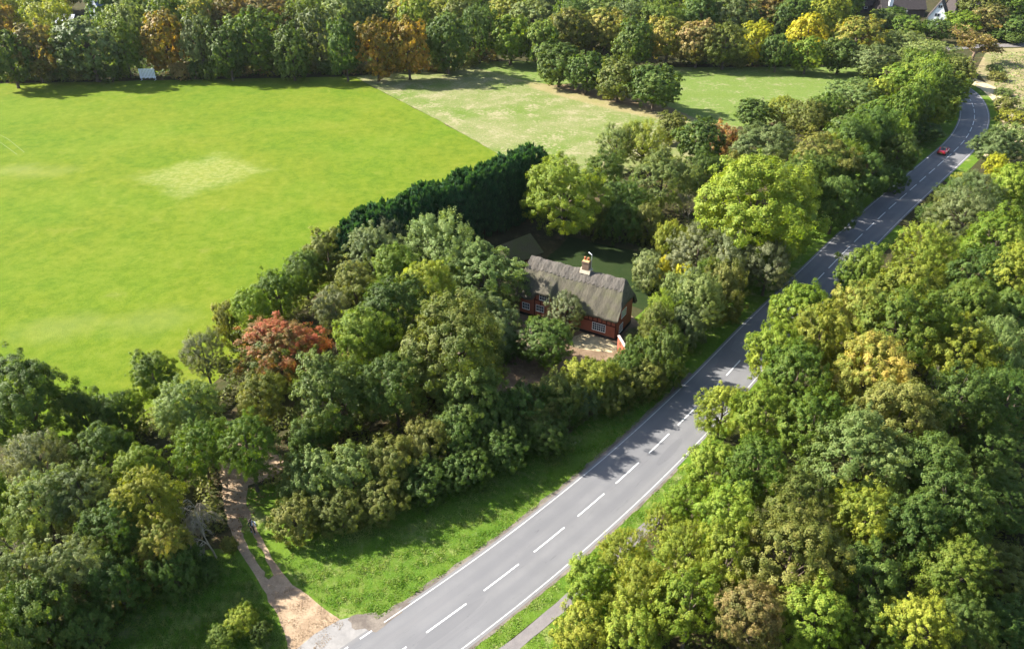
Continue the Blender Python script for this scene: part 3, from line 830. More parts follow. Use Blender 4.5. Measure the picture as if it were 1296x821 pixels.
right = [
 ('round',1264,186,32,8,'sv','right of the road, nearest to the red car'),
 ('fine',1282,182,32,8,'pale','at the right edge of the picture above the bend trees'),
 ('round',1262,210,16,7,'yl','small patch of yellow right of the red car'),
 ('fine',1228,246,40,7.5,'sv','broad and silvery, beside the road before the red car'),
 ('round',1284,236,34,9,'br','at the right edge, below the small yellow one'),
 ('fine',1222,272,44,9,'sv','below the broad silvery one beside the road'),
 ('fine',1172,326,46,10,'yg','feathery, first large crown beside the road below the silvery ones'),
 ('ash',1262,308,46,11,'br','right of the feathery yellow-green one'),
 ('ash',1286,352,40,11,'yg','at the right edge, with a yellow side'),
 ('round',1090,348,36,9.5,'md','leaning to the road, left of the feathery one'),
 ('round',1086,392,40,10,'gd','pinkish gold, beside the narrow sunlit gap of the road'),
 ('round',1150,372,44,11,'yg','with gold rim, below the feathery one'),
 ('round',1014,398,42,10,'br','touching the road, above the bushy outcrop'),
 ('round',1040,424,42,11,'yg','behind the first row of crowns beside the road'),
 ('round',1146,418,54,12,'md','dense, between gold-rimmed and largest golden crown'),
 ('round',1222,392,42,10,'md','right of the gold-rimmed one'),
 ('ash',1238,350,40,10,'dk','shaded hollow right of the feathery one'),
 ('great',1104,478,58,12,'gd','largest golden crown of the wood right of the road'),
 ('round',984,450,44,9.5,'br','bulging over the right lane of the road'),
 ('round',1010,478,46,11,'md','below the one bulging over the road'),
 ('ash',1216,448,44,10,'yg','right of the largest golden crown'),
 ('fine',1262,448,44,9,'pale','at the right edge, level with the largest golden crown'),
 ('round',1280,402,34,8,'dk','dark, at the right edge above the pale one'),
 ('ash',1216,506,48,10,'dk','right of the olive-gold crown'),
 ('fine',1274,508,46,8,'dk','at the right edge in the shade'),
 ('round',1136,532,56,12,'ol','below the largest golden crown'),
 ('ash',914,520,32,6.5,'yg','with thin sprays reaching over the road'),
 ('round',968,528,42,10,'br','full, next to the thin sprays over the road'),
 ('round',1028,540,46,11,'md','in the middle of the wood between road and olive crown'),
 ('ash',1082,584,62,12,'pale','great feathery ash with pale stems showing'),
 ('round',902,596,42,9,'br','bright, beside the road where the white edge line shows again'),
 ('round',958,596,48,11,'md','left of the great feathery ash'),
 ('round',1010,636,42,10,'ol','between the great ash and the brownish crown'),
 ('round',1176,590,48,11,'dk','right of the great feathery ash'),
 ('ash',1208,640,54,11,'dk','shaded, on the right flank of the wood'),
 ('ash',1094,652,46,10,'yg','directly below the great feathery ash'),
 ('ash',1158,670,46,10,'dk','shaded, second below the great ash'),
 ('fine',838,660,26,4.5,'yg','low, roadside, right of the sunlit stretch of road'),
 ('round',872,636,32,7,'br','roadside, above the low yellow-green one'),
 ('round',920,656,44,10,'br','inside the wood behind the roadside ones'),
 ('great',1000,708,70,12,'ol','largest olive-grey crown, bottom middle of the wood'),
 ('round',922,704,42,10,'yg','gold-tinted, left of the olive-grey crown'),
 ('fine',868,700,42,8,'yg','left of the gold-tinted one'),
 ('fine',790,704,36,6,'yg','beside the footpath where it vanishes'),
 ('bush',748,736,38,4.5,'br','foremost, over the footpath'),
 ('fine',812,758,50,7,'yg','large, right of the footpath at the lower edge'),
 ('round',874,762,48,9,'br','green, left of the brown crown at the lower edge'),
 ('round',946,778,48,10,'bn','brown, dying, at the lower edge of the wood'),
 ('round',1030,784,52,10,'br','right of the brown dying crown at the lower edge'),
 ('round',1100,738,48,10,'dk','shaded, between olive-grey crown and right flank'),
 ('ash',1156,800,46,9,'lime','glowing, at the lower edge right of the middle'),
 ('ash',1208,730,46,9,'md','on the lower right flank of the wood'),
 ('ash',1222,788,40,8,'dk','lowest on the right flank of the wood'),
 ('ash',1100,812,44,8,'md','at the lower edge, left of the glowing one'),
 ('bush',738,802,42,4.5,'yg','beside the footpath at the lower edge'),
 ('bush',800,812,50,6,'br','at the lower edge right of the footpath'),
 ('fine',1256,566,40,5,'dk','low in the shade at the right edge'),
 ('fine',1280,640,46,4,'dk','low scrub in deep shade at the right edge'),
 ('bush',1270,720,46,3,'ol','brownish scrub in shade at the right edge'),
 ('bush',1282,790,46,3,'dk','scrub in the lower right corner'),
 ('bush',1262,600,30,3,'dk','between the right flank and the right edge'),
 ('bush',1272,132,16,3,'ol','on the dry bank outside the bend'),
 ('bush',1280,150,20,3,'yg','on the dry bank right of the bend'),
 ('bush',1262,98,13,2.5,'ol','at the top of the dry bank beyond the bend'),
 ('bush',1270,118,12,2,'pale','low, in the dry scrubland right of the bend'),
 ('bush',1258,88,11,2,'pale','low, in the dry scrubland below the far lane'),
]
allnames = {}
for lst, grp in ((far_row,'trees along the far edge of the field'),(clump,'oaks of the meadow clump'),(far_hedge,'trees and bushes of the far hedgerow'),
                 (big,None),(road_hedge,'bushes of the roadside hedge'),(copse,'trees and bushes of the copse'),(garden,None),(right,'trees and bushes of the wood right of the road')):
    for e in lst:
        e = list(e)
        if lst is road_hedge and e[0] == 'bush' and e[1] < 800: e[3] *= 1.14
        if lst is far_row and e[0] != 'bush':
            e[3] *= 1.15; e[4] = e[4]*.95; e[2] += 3
            if e[1] < 560: e[2] -= 4
        plant(*e, group=grp)

# the wood beyond: rows one behind another, seen only as crown tops
frng = random.Random(5)
far_cols = ['md','dk','ol','md','sv','yg','br','pale','dk','gd','md','bn','dk']
houses_zone = lambda x, y: x > 1080 and y < 24
xs = {22:(-20,1110,42), 4:(-30,1330,40), -16:(-40,1340,38), -40:(-50,1350,40)}
for yy, (xa, xb, stp) in xs.items():
    x = xa; n_ = -1
    while x < xb:
        px, py = x + frng.uniform(-9,9), yy + frng.uniform(-6,6)
        x += stp*frng.uniform(.8,1.15)
        if houses_zone(px, py) and not (py < -12 and (px < 1120 or px > 1235)): continue
        if 60 < px < 105 and 8 < py < 45: continue
        if 100 < px < 150 and py < 14: continue
        c = frng.choice(far_cols); n_ += 1
        plant(frng.choice(['round','round','ash','fine']), px, py, frng.uniform(27,36), frng.uniform(14,19), c, far=True,
              label=(f"{CNAME[c]} tree, {nth(n_)} from left in the far wood's {'second' if yy == 22 else 'third'} row" if yy > 0 else
                     f"{CNAME[c]} tree in the rearmost rows of the far wood"), group=f"{CNAME[c]} trees of the far wood")
for (px, py, r, H, c, w) in ((1150,34,26,9,'md','below the pale chimney stack of the far houses'),(1184,38,24,8,'dk','below the white gable of the far houses'),
        (1216,30,26,9,'br','right below the white gable'),(1252,26,30,11,'bn','right of the far white gable'),(1284,34,28,9,'dk','at the upper right corner above the far lane'),
        (1118,28,26,9,'pale','left below the pale chimney stack'),(1240,6,26,13,'ol','in the top right corner behind the far lane'),(1282,6,26,13,'md','at the extreme top right corner'),
        (1128,22,20,8,'md','in front of the dark roof of the far houses'),(1262,44,18,4,'dk','low, at the far lane right of the bare-limbed tree'),(1284,48,16,4,'dk','low, at the far lane by the right edge')):
    plant('round', px, py, r, H, c, w, 'trees around the far houses')

# trees standing close along the left verge of the far road
sA = s_of(P(1048,312)); kinds = ['round','ash','round','round','fine']; n_ = 0
s = sA
while s < TOTAL - 6:
    q = roadpt(s, -10.9 + frng.uniform(-.7,.9)); c = ['dk','md','dk','md','br'][n_ % 5] if s < TOTAL-40 else ['md','br','md'][n_ % 3]
    sv_ = (q.x, q.y)
    plant(kinds[n_ % 5], 0, 0, 0, frng.uniform(11,13) if s < TOTAL-30 else 9, c, Rm=frng.uniform(3.8,4.6), loc=sv_,
          label=f"{CNAME[c]} tree, {nth(n_)} from the near end of the left verge row", group="trees of the close row along the left verge")
    s += frng.uniform(5.0,6.4); n_ += 1
s = s_of(P(890,466)); n_ = 0
while s < sA - 2:
    q = roadpt(s, -8.9 + frng.uniform(-.4,.6)); c = ['ol','dk','sv','md','grey'][n_ % 5]
    plant(['fine','bush','round'][n_ % 3], 0, 0, 0, frng.uniform(6.6,8.0), c, Rm=frng.uniform(2.8,3.3), loc=(q.x, q.y),
          label=f"{CNAME[c]} shrub, {nth(n_)} from the cottage end of the verge-side hedge", group="shrubs of the verge-side hedge")
    s += frng.uniform(4.0,5.0); n_ += 1
s = s_of(P(722,620)); sE = s_of(P(885,470)); n_ = 0
while s < sE:
    f = (s - s_of(P(722,620)))/(sE - s_of(P(722,620))); c = ['dk','ol','dk','sv','yg','dk'][n_ % 6]
    q = roadpt(s, -10.6 + 2.2*min(1, f*1.6) + frng.uniform(-.3,.3))
    plant('bush', 0, 0, 0, frng.uniform(4.2,5.2), c, Rm=frng.uniform(2.3,2.8), loc=(q.x, q.y),
          label=f"{CNAME[c]} bush, {nth(n_)} of the road-side hedge edge counted towards the cottage", group="bushes of the hedge edge before the cottage")
    s += frng.uniform(3.3,4.0); n_ += 1
# low bushes closing the foot of the far tree row
n_ = -1
for x in range(-10, 560, 15):
    if 160 < x < 222: continue
    n_ += 1
    c = frng.choice(['dk','dk','md','ol','bn'])
    plant('bush', x+frng.uniform(-6,6), (96 if x < 150 else 93 if x < 300 else 88 if x < 480 else 84)+frng.uniform(-3,0), frng.uniform(12,17), frng.uniform(3,5), c,
          label=f"low {CNAME[c]} bush, {nth(n_)} from left at the foot of the trees behind the field", group=f"{CNAME[c]} bushes at the foot of the far row")
n_ = -1
for x in range(870, 1090, 20):
    n_ += 1
    c = frng.choice(['dk','dk','md','ol'])
    plant('bush', x+frng.uniform(-6,6), 78+frng.uniform(-3,0), frng.uniform(12,16), frng.uniform(3,4.5), c,
          label=f"low {CNAME[c]} bush, {nth(n_)} from left under the trees behind the far meadow", group=f"{CNAME[c]} bushes behind the far meadow")

for k_, off_ in enumerate((5.9,6.1,5.8,6.2,5.9)):
    q = roadpt(s_of(P(1140,275)) + k_*5.2, off_ + 1.2)
    plant('bush', 0, 0, 0, 3.6, ['dk','ol','sv','dk','yg'][k_], Rm=2.6, loc=(q.x, q.y), label=f"{['dark green','olive green','silvery green','dark green','yellow-green'][k_]} low bush, {nth(k_)} along the right road edge below the silvery trees", group='low bushes at the right road edge')

# cypress row
ca, cb = P(447, 292, 8.2), P(672, 205, 9.5)
NC = 15
for i in range(NC):
    t = i/(NC-1); p = ca.lerp(cb, t)
    H = 9.8 + 2.0*t + trng.uniform(-.8,.8); R = 2.45 + trng.uniform(-.15,.2)
    base = empty('cypress_tree', (p.x+trng.uniform(-.25,.25), p.y+trng.uniform(-.25,.25), 0), trng.uniform(0,6.28))
    cr = mesh_obj('crown', CON[i % 3], None, base); cr.location = (0,0,H/2+.1); cr.scale = (R,R,H/2)
    a, b = PAL['con']; cr['leaf_a'] = a; cr['leaf_b'] = b
    tm = mesh_obj('trunk', TRUNKS[i % 4], BARK, base); tm.scale = (1.4,1.4,H*.7)
    ords = ['first','second','third','fourth','fifth','sixth','seventh','eighth','ninth','tenth','eleventh','twelfth','thirteenth','fourteenth','last']
    tag(base, f"dark green cypress, {ords[i]} from the left in the dense row beside the playing field", 'cypress', 'cypresses of the dense row')

# leafless trees
def bare(name, px, py, Rw, H, seed, levels, spread, n0, mat, label, droop=0.0, lean=(0,0), leaf=None, rz=0, zb=0.0, tw=.0045):
    p = P(px, py, zb)
    b = empty(name, (p.x, p.y, 0), rz)
    me = branch_tree(seed, levels, spread, n0, droop, twig=.009 if H > 10 else tw, trunk_r=.022 if H > 10 else tw*2.6).mesh('branches', True)
    zs = max(v.co.z for v in me.vertices); rs = max(math.hypot(v.co.x, v.co.y) for v in me.vertices)
    o = mesh_obj('branches', me, mat, b)
    o.scale = (Rw/rs, Rw/rs, H/zs); o.rotation_euler = (lean[0], lean[1], 0)
    if leaf:
        rng = np.random.default_rng(seed)
        tips = np.array([v.co for v in me.vertices if v.co.z > .35*zs])
        k = rng.integers(0, len(tips), leaf[1]); C = tips[k] + rng.normal(size=(leaf[1],3))*.02
        var = np.c_[rng.random(leaf[1]), rng.random(leaf[1]), rng.random(leaf[1])]
        lm = leaves('leaves', C, unit(rng.normal(size=C.shape)+[0,0,.5]), .03*rng.uniform(.6,1.4,leaf[1]), .6, var, rng)
        lo = mesh_obj('leaves', lm, None, b); lo.scale = o.scale; lo.rotation_euler = o.rotation_euler
        lo['leaf_a'], lo['leaf_b'] = PAL[leaf[0]]
    tag(b, label, 'tree' if H > 4 else 'bush')
bare('bare_tree', 1228, 84, 13, 10.5, 21, 4, .52, 3, BARK_BROWN, 'bare-limbed tree with few brown leaves leaning over the far road bend', leaf=('bn', 3500), lean=(0,.12))
bare('bare_tree', 274, 706, 2.9, 7.0, 34, 4, .34, 5, BARK_PALE, 'pale bare tree with arching twigs left of the dirt track', droop=.9, tw=.0065)
bare('bare_bush', 42, 722, 2.2, 4.6, 41, 3, .40, 5, BARK_PALE, 'dead twiggy bush among green shrubs at the left edge')
bare('bare_bush', 150, 640, 2.6, 4.6, 52, 3, .38, 5, BARK_BROWN, 'reddish-brown bare bush left of the yellowing tree')
bare('bare_bush', 872, 282, 3.0, 6.0, 61, 3, .42, 5, BARK_PALE, 'grey bare bush left of the great lime-green tree')
bare('bare_bush', 1150, 80, 4.0, 8.0, 63, 3, .40, 4, BARK_BROWN, 'brown bare stems among pale trees right of the far meadow')
bare('bare_bush', 546, 598, 1.4, 4.2, 65, 3, .40, 4, BARK_PALE, 'grey bare stems sticking out of the roadside hedge')
bare('bare_bush', 1178, 560, 2.4, 9.5, 67, 3, .40, 4, BARK_PALE, 'pale bare stems in the wood right of the golden crown')

# ---- low growth nobody could count
def inside(poly, X, Y):
    n = len(poly); c = np.zeros(len(X), bool); j = n-1
    for i in range(n):
        xi, yi, xj, yj = poly[i][0], poly[i][1], poly[j][0], poly[j][1]
        if yi != yj: c ^= ((yi > Y) != (yj > Y)) & (X < (xj-xi)*(Y-yi)/(yj-yi)+xi)
        j = i
    return c
def noise2(X, Y, s, seed):
    rng = np.random.default_rng(seed); v = 0
    for k in range(9):
        a = rng.uniform(0, 6.28); f = rng.uniform(.6,1.7)/s; v = v + np.sin((X*math.cos(a)+Y*math.sin(a))*f*6.28 + rng.uniform(0,6.28))
    return v/3
def road_dist(X, Y):
    out = np.full(len(X), 1e9); AA = A[::3]; off = np.zeros(len(X))
    for i in range(0, len(X), 20000):
        dx = X[i:i+20000,None]-AA[None,:,0]; dy = Y[i:i+20000,None]-AA[None,:,1]; d = dx*dx+dy*dy; k = d.argmin(1)
        nn = NRM[::3][k]; out[i:i+20000] = np.sqrt(d[np.arange(len(k)),k]); off[i:i+20000] = dx[np.arange(len(k)),k]*nn[:,0]+dy[np.arange(len(k)),k]*nn[:,1]
    return out*np.sign(off)
def undergrowth(name, polys, n, hmax, ls, colr, label, seed, avoid=()):
    rng = np.random.default_rng(seed)
    poly = [(p.x, p.y) for p in polys]
    xs_, ys_ = [p[0] for p in poly], [p[1] for p in poly]
    X = rng.uniform(min(xs_), max(xs_), n*3); Y = rng.uniform(min(ys_), max(ys_), n*3)
    k = inside(poly, X, Y) 
    for av in avoid: k &= ~inside([(p.x,p.y) for p in av], X, Y)
    X, Y = X[k][:n], Y[k][:n]
    rd = np.abs(road_dist(X, Y)); k = rd > 6.5; X, Y = X[k], Y[k]
    h = np.clip(noise2(X, Y, 5, seed)*.5+.45, 0, 1)
    k = h > .12; X, Y, h = X[k], Y[k], h[k]; m = len(X)
    Z = h*hmax*rng.uniform(.55,1.05,m)
    N = unit(np.c_[rng.normal(size=(m,2))*.6, np.full(m,.9)])
    var = np.c_[rng.random(m), np.clip(noise2(X,Y,9,seed+1)*.5+.4,0,1), rng.random(m)]
    me = leaves(name, np.c_[X,Y,Z+.03], N, ls*rng.uniform(.6,1.5,m), .6, var, rng)
    o = mesh_obj(name, me); o['leaf_a'], o['leaf_b'] = PAL[colr]
    tag(o, label, 'undergrowth', kind='stuff')
TRACK = PP((368,835),(345,770),(300,700),(278,640),(262,560),(380,560),(330,620),(334,680),(376,742),(440,790),(400,840))
undergrowth('undergrowth', PP((-60,620),(100,560),(240,500),(340,400),(430,330),(600,330),(640,420),(630,560),(500,620),(330,620),(270,690),(150,800),(100,880),(-80,880)), 60000, 1.3, .34, 'ol',
            'brambles and low leafy growth under the trees of the copse', 3, (TRACK,))
undergrowth('undergrowth', PP((770,760),(900,640),(960,540),(1100,370),(1260,220),(1420,220),(1480,520),(1480,900),(760,900)), 70000, 1.6, .36, 'ol',
            'brambles and low leafy growth under the wood right of the road', 4)
undergrowth('undergrowth', PP((760,260),(900,200),(1080,110),(1220,90),(1180,170),(1060,290),(960,400),(900,440),(830,440),(870,380),(860,310)), 32000, 1.4, .42, 'ol',
            'low leafy growth in the hedgerow left of the far road', 6)
undergrowth('undergrowth', PP((-60,106),(540,92),(560,78),(700,70),(860,72),(1090,80),(1100,60),(-60,70)), 26000, 1.8, .7, 'dk',
            'low growth at the foot of the far tree row', 8)
undergrowth('scrub', PP((1252,68),(1420,66),(1420,180),(1290,172),(1262,140)), 9000, 1.0, .5, 'pale', 'tussocks and low scrub on the dry ground right of the bend', 9)

def tufts(name, n, o0, o1, s0_, s1_, seed, label, h=.16, sparse=None, hole=None):
    rng = np.random.default_rng(seed)
    S = rng.uniform(s0_, s1_, n); O = rng.uniform(o0, o1, n)
    x = np.interp(S, SL, A[:,0]); y = np.interp(S, SL, A[:,1]); nx = np.interp(S, SL, NRM[:,0]); ny = np.interp(S, SL, NRM[:,1])
    X = x+nx*O; Y = y+ny*O
    if hole is not None:
        k = ~inside([(p.x,p.y) for p in hole], X, Y); X, Y = X[k], Y[k]
    return grass_blades(name, X, Y, rng, label, h)
def grass_blades(name, X, Y, rng, label, h):
    n = len(X)
    gh = np.clip(noise2(X, Y, 2.2, 5)*.35+.6, .3, 1.2)*h*.75
    V = []; th = rng.uniform(0, 6.28, n); lean = rng.uniform(.2, 1.1, n); w = rng.uniform(.02,.05,n)
    ca_, sa_ = np.cos(th), np.sin(th)
    B0 = np.c_[X - sa_*w, Y + ca_*w, np.full(n,.012)]; B1 = np.c_[X + sa_*w, Y - ca_*w, np.full(n,.012)]
    Tp = np.c_[X + ca_*lean*gh + w*.3, Y + sa_*lean*gh, gh*rng.uniform(.6,1.2,n)]
    Tq = Tp + np.c_[sa_*w*.6, -ca_*w*.6, np.zeros(n)]
    V = np.stack([B0, B1, Tq, Tp], 1).reshape(-1,3); F = np.arange(n*4).reshape(-1,4)
    me = quads_mesh(name, V, F)
    at = me.attributes.new('var','FLOAT_COLOR','FACE')
    at.data.foreach_set('color', np.c_[rng.random(n)*.8+.2, np.clip(noise2(X,Y,1.1,7)*.35+noise2(X,Y,5,9)*.3+.3+rng.normal(0,.15,n),0,1), rng.random(n), np.ones(n)].astype(np.float32).ravel())
    me.materials.append(LEAF)
    o = mesh_obj(name, me); o['leaf_a'] = (.105,.20,.018); o['leaf_b'] = (.27,.31,.09)
    tag(o, label, 'grass', kind='stuff'); return o
CUT = PP((368,870),(320,730),(300,700),(278,640),(262,560),(380,560),(330,620),(334,680),(356,710),(380,742),(422,773),(470,779),(484,788),(430,860))
tufts('grass', 130000, -14.5, -HW-.55, s_near-13, s_of(P(860,500)), 31, 'green roadside grass with dry tufts between hedge and road', .17, hole=CUT)
tufts('grass', 15000, HW+.5, HW+1.9, 2, s_of(P(860,590)), 32, 'narrow strip of green grass between road and footpath', .15)
tufts('grass', 14000, HW+3.05, HW+6, 2, s_of(P(800,660)), 33, 'grass on the wood side of the footpath', .22)
rng_ = np.random.default_rng(8)
gp = PP((368,835),(356,800),(341,770),(318,730),(296,705),(240,700),(150,760),(120,840),(330,900))
X_ = rng_.uniform(min(p.x for p in gp), max(p.x for p in gp), 50000); Y_ = rng_.uniform(min(p.y for p in gp), max(p.y for p in gp), 50000)
kk = inside([(p.x,p.y) for p in gp], X_, Y_); grass_blades('grass', X_[kk], Y_[kk], rng_, 'rough grass left of the dirt track mouth', .3)
gp = PP((318,700),(308,676),(302,655),(312,655),(322,680),(336,708),(346,728),(340,733))
X_ = rng_.uniform(min(p.x for p in gp), max(p.x for p in gp), 4000); Y_ = rng_.uniform(min(p.y for p in gp), max(p.y for p in gp), 4000)
kk = inside([(p.x,p.y) for p in gp], X_, Y_); grass_blades('grass', X_[kk], Y_[kk], rng_, 'thin grass between the two ruts of the dirt track', .12)

def litter(name, poly, n, seed, label, a, b, ls=.16):
    rng = np.random.default_rng(seed); poly = [(p.x,p.y) for p in poly]; xs_ = [p[0] for p in poly]; ys_ = [p[1] for p in poly]
    X = rng.uniform(min(xs_), max(xs_), n); Y = rng.uniform(min(ys_), max(ys_), n); k = inside(poly, X, Y) & (noise2(X,Y,1.8,seed) + rng.normal(0,.5,n) > -.1); X, Y = X[k], Y[k]; m = len(X)
    me = leaves(name, np.c_[X,Y,rng.uniform(.04,.09,m)], unit(np.c_[rng.normal(size=(m,2))*.35, np.ones(m)]), ls*rng.uniform(.5,1.4,m), .6, np.c_[rng.random(m),rng.random(m),rng.random(m)], rng)
    o = mesh_obj(name, me); o['leaf_a'], o['leaf_b'] = a, b; tag(o, label, 'leaves', kind='stuff')
litter('fallen_leaves', PP((268,690),(262,550),(400,550),(372,620),(330,640),(312,670),(296,690)), 5200, 91, 'fallen brown leaves at the shaded head of the dirt track', (.10,.055,.03), (.30,.18,.10))
litter('fallen_leaves', PP((430,560),(520,520),(600,540),(560,570),(480,590)), 3000, 92, 'fallen brown leaves on the dark floor of the copse', (.10,.055,.03), (.28,.17,.10))
litter('fallen_leaves', PP((610,430),(700,410),(780,446),(760,475),(680,520),(620,500)), 3500, 93, 'fallen leaves and clippings in the cottage front garden', (.10,.07,.03), (.30,.22,.10))
litter('loose_gravel', PP((340,740),(380,745),(440,785),(400,830),(365,830)), 9000, 94, 'loose gravel and chippings at the track mouth', (.17,.11,.07), (.33,.24,.17), .07)

# ------------------------------------------------------------------ thatched cottage
def thatch_material(name, c1, c2, moss, k=.5):
    m = NT(name); tc = m.n("ShaderNodeTexCoord").outputs['Object']
    st = m.noise(2.2, 6, .7, vec=tc, stretch=(3.2,.7,.7), dist=.4); a = m.noise(.55, 5, .6, vec=tc); f = m.noise(22, 3, .8, vec=tc, stretch=(2.5,1,1))
    col = m.mix(m.step(st, .3, .7), c1, c2)
    col = m.mix(m.math('MULTIPLY', m.step(a, .45, .65), k), col, moss)
    col = m.mix(m.math('MULTIPLY', m.step(f, .35, .7), .45), col, tuple(x*.45 for x in c1))
    m.bsdf(col, .95, .05, m.bump(m.math('ADD', st, m.math('MULTIPLY', f, .5)), .9, .10)); return m.m
THATCH = thatch_material("thatch", (.088,.078,.060), (.150,.135,.100), (.120,.122,.062), .5)
RIDGET = thatch_material("ridge_thatch", (.095,.083,.070), (.165,.147,.128), (.13,.125,.10), .3)
MOSSROOF_SHADED = thatch_material("mossy_roof_shade_darkened", (.040,.042,.024), (.062,.062,.034), (.045,.060,.018), .7)  # moss colours darkened to stand in for the cypress row's shade
def brick_material(name, c, dark):
    m = NT(name); tc = m.n("ShaderNodeTexCoord").outputs['Object']
    n = m.noise(1.3, 5, .65, vec=tc); f = m.noise(14, 3, .7, vec=tc, stretch=(1,1,3))
    col = m.mix(m.step(n, .3, .72), c, dark); col = m.mix(m.math('MULTIPLY', m.step(f, .4, .7), .35), col, tuple(x*.6 for x in dark))
    m.bsdf(col, .88, .15, m.bump(f, .3, .015)); return m.m
WALLRED = brick_material("red_limewash", (.36,.115,.066), (.29,.092,.054))
TIMBER = brick_material("dark_red_timber", (.075,.018,.013), (.055,.016,.012))
BRICK = brick_material("garden_brick", (.32,.10,.06), (.25,.08,.05))
CHIMBRICK = brick_material("chimney_brick", (.25,.165,.11), (.17,.11,.08))
TERRA = plain("terracotta", (.50,.15,.07)); FLAUNCH = plain("chimney_mortar", (.55,.36,.13)); WHITE = plain("white_joinery", (.80,.80,.78), .5, .4, var=.05)
PLINTH = plain("black_plinth", (.02,.018,.017)); COPING = plain("coping_stone", (.55,.48,.42)); LEAD = plain("lead_flashing", (.45,.38,.28))
def glass_mat():
    m = NT("window_glass"); m.bsdf((.03,.04,.055), .06, .8); return m.m
GLASS = glass_mat(); METAL = plain("galvanised_steel", (.62,.64,.66), .4, .5, .6, var=.1)

HC = Vector((8.5, 86.56, 0)); HR = math.radians(-30)
house = empty('thatched_cottage', HC, HR)
tag(house, 'red cottage with a grey thatched roof and brick chimney beside the roadside hedge', 'cottage')
HL, HD = 7.08, 2.62                       # half length, half depth
def dormer(x):                             # 0..1 inside the raised part of the front slope
    a = 1/(1+math.exp(-(x+4.75)*6)); b = 1/(1+math.exp((x+2.0)*9)); return a*b
def swell(x): return 1/(1+math.exp(-(x-.15)*4))*.16
def roof_z(x, y):
    ay = abs(y); t = ay/3.15
    z = 7.85 - 4.62*(t**1.10) - .12*math.exp(-(ay/.25)**2)
    if y < 0:
        zd = 7.72 - 3.25*t
        z = max(z, z + (zd - z)*dormer(x)); z += swell(x)*min(1, t*1.6)
    hip = 7.85 - max(0, abs(x)-6.75)*4.2
    if abs(x) > 6.75: z = min(z, max(hip, 4.75 - 0*ay))  if z > 4.75 else z
    z += .05*math.sin(x*1.9+y*2.3) + .04*math.sin(x*4.3-y*1.7) + .02*math.sin(x*11.3+y*4)*math.sin(y*9-x*2) - .10*math.cos(x/6.9*1.4)*0.8
    return z
NX, NY = 132, 72
xs_r = np.linspace(-7.52, 7.52, NX); ys_r = np.linspace(-3.22, 3.22, NY)
V = []; F = []
for j in range(NY):
    for i in range(NX): V.append((xs_r[i], ys_r[j], roof_z(xs_r[i], ys_r[j])))
for j in range(NY-1):
    for i in range(NX-1): F.append((j*NX+i, j*NX+i+1, (j+1)*NX+i+1, (j+1)*NX+i))
nb = len(V)
rim = [(0,i) for i in range(NX)] + [(j,NX-1) for j in range(1,NY)] + [(NY-1,i) for i in range(NX-2,-1,-1)] + [(j,0) for j in range(NY-2,0,-1)]
for (j, i) in rim:
    x, y, z = V[j*NX+i]; V.append((x*.972, y*.95, z-.36))
m_ = len(rim)
for a in range(m_):
    b = (a+1) % m_; F.append((rim[a][0]*NX+rim[a][1], nb+a, nb+b, rim[b][0]*NX+rim[b][1]))
me = bpy.data.meshes.new('thatch_roof'); me.from_pydata(V, [], F); me.update()
for p in me.polygons: p.use_smooth = True
roof = mesh_obj('roof', me, THATCH, house)
# ridge cap with a scalloped lower edge
V = []; F = []; NXc, NYc = 176, 14
for j in range(NYc+1):
    for i in range(NXc+1):
        x = -6.95 + 13.9*i/NXc; w = 1.02 + .16*abs(math.sin(x*math.pi/.62))
        y = (-1 + 2*j/NYc)*w
        V.append((x, y, roof_z(x, y) + .08 + .02*math.sin(x*9.1+y*5)*math.sin(x*3.3)))
for j in range(NYc):
    for i in range(NXc): F.append((j*(NXc+1)+i, j*(NXc+1)+i+1, (j+1)*(NXc+1)+i+1, (j+1)*(NXc+1)+i))
nb = len(V)
for j in (0, NYc):
    for i in range(NXc+1): x, y, z = V[j*(NXc+1)+i]; V.append((x, y*1.01, z-.14))
for i in range(NXc):
    F.append((i, nb+i, nb+i+1, i+1)); c = NYc*(NXc+1); F.append((c+i, c+i+1, nb+NXc+1+i+1, nb+NXc+1+i))
me = bpy.data.meshes.new('ridge_cap'); me.from_pydata(V, [], F); me.update()
mesh_obj('ridge_cap', me, RIDGET, roof)

# walls
def wall_top(x): return roof_z(x, -HD) - .10
V = []; F = []; N = 60
wb = MB()
xsw = [-HL + 2*HL*i/N for i in range(N+1)]
prof = [(x, 0) for x in (-HL, HL)]
pts = [(x, min(wall_top(x)-.12, 4.4)) for x in reversed(xsw)]
wb.prism([(-HL,.0),(HL,.0)] + pts, -HD, -HD+.25, axis='y')
wb.prism([(-HL,.0),(HL,.0),(HL,3.2),(-HL,3.2)], HD-.25, HD, axis='y')
gp_ = [(-HD,0),(HD,0)] + [(y, min(roof_z(6.6, y)-.25, 4.62)) for y in np.linspace(HD,-HD,19)]
wb.prism(gp_, HL-.27, HL-.004, axis='x'); wb.prism(gp_, -HL+.004, -HL+.27, axis='x')
wb.obj('wall', WALLRED, house)
pl = MB().box(-HL-.03,HL+.03,-HD-.035,-HD-.002,-.02,.38).box(HL-.0,HL+.035,-HD-.03,HD,-.02,.45)
pl.obj('plinth', PLINTH, house)
def beam(x0,x1,z0,z1,face='front',d=.035):
    b = MB()
    if face == 'front': b.box(x0,x1,-HD-d,-HD-.002,z0,z1)
    else: b.box(HL-.002,HL+d,x0,x1,z0,z1)
    return b.obj('beam', TIMBER, house)
beam(-.9, HL-.02, 1.98, 2.14)
for i in range(13): beam(-.75+i*.64, -.62+i*.64, 2.141, 2.9)
beam(HL-.14, HL+.0, .39, 2.019, d=.03)
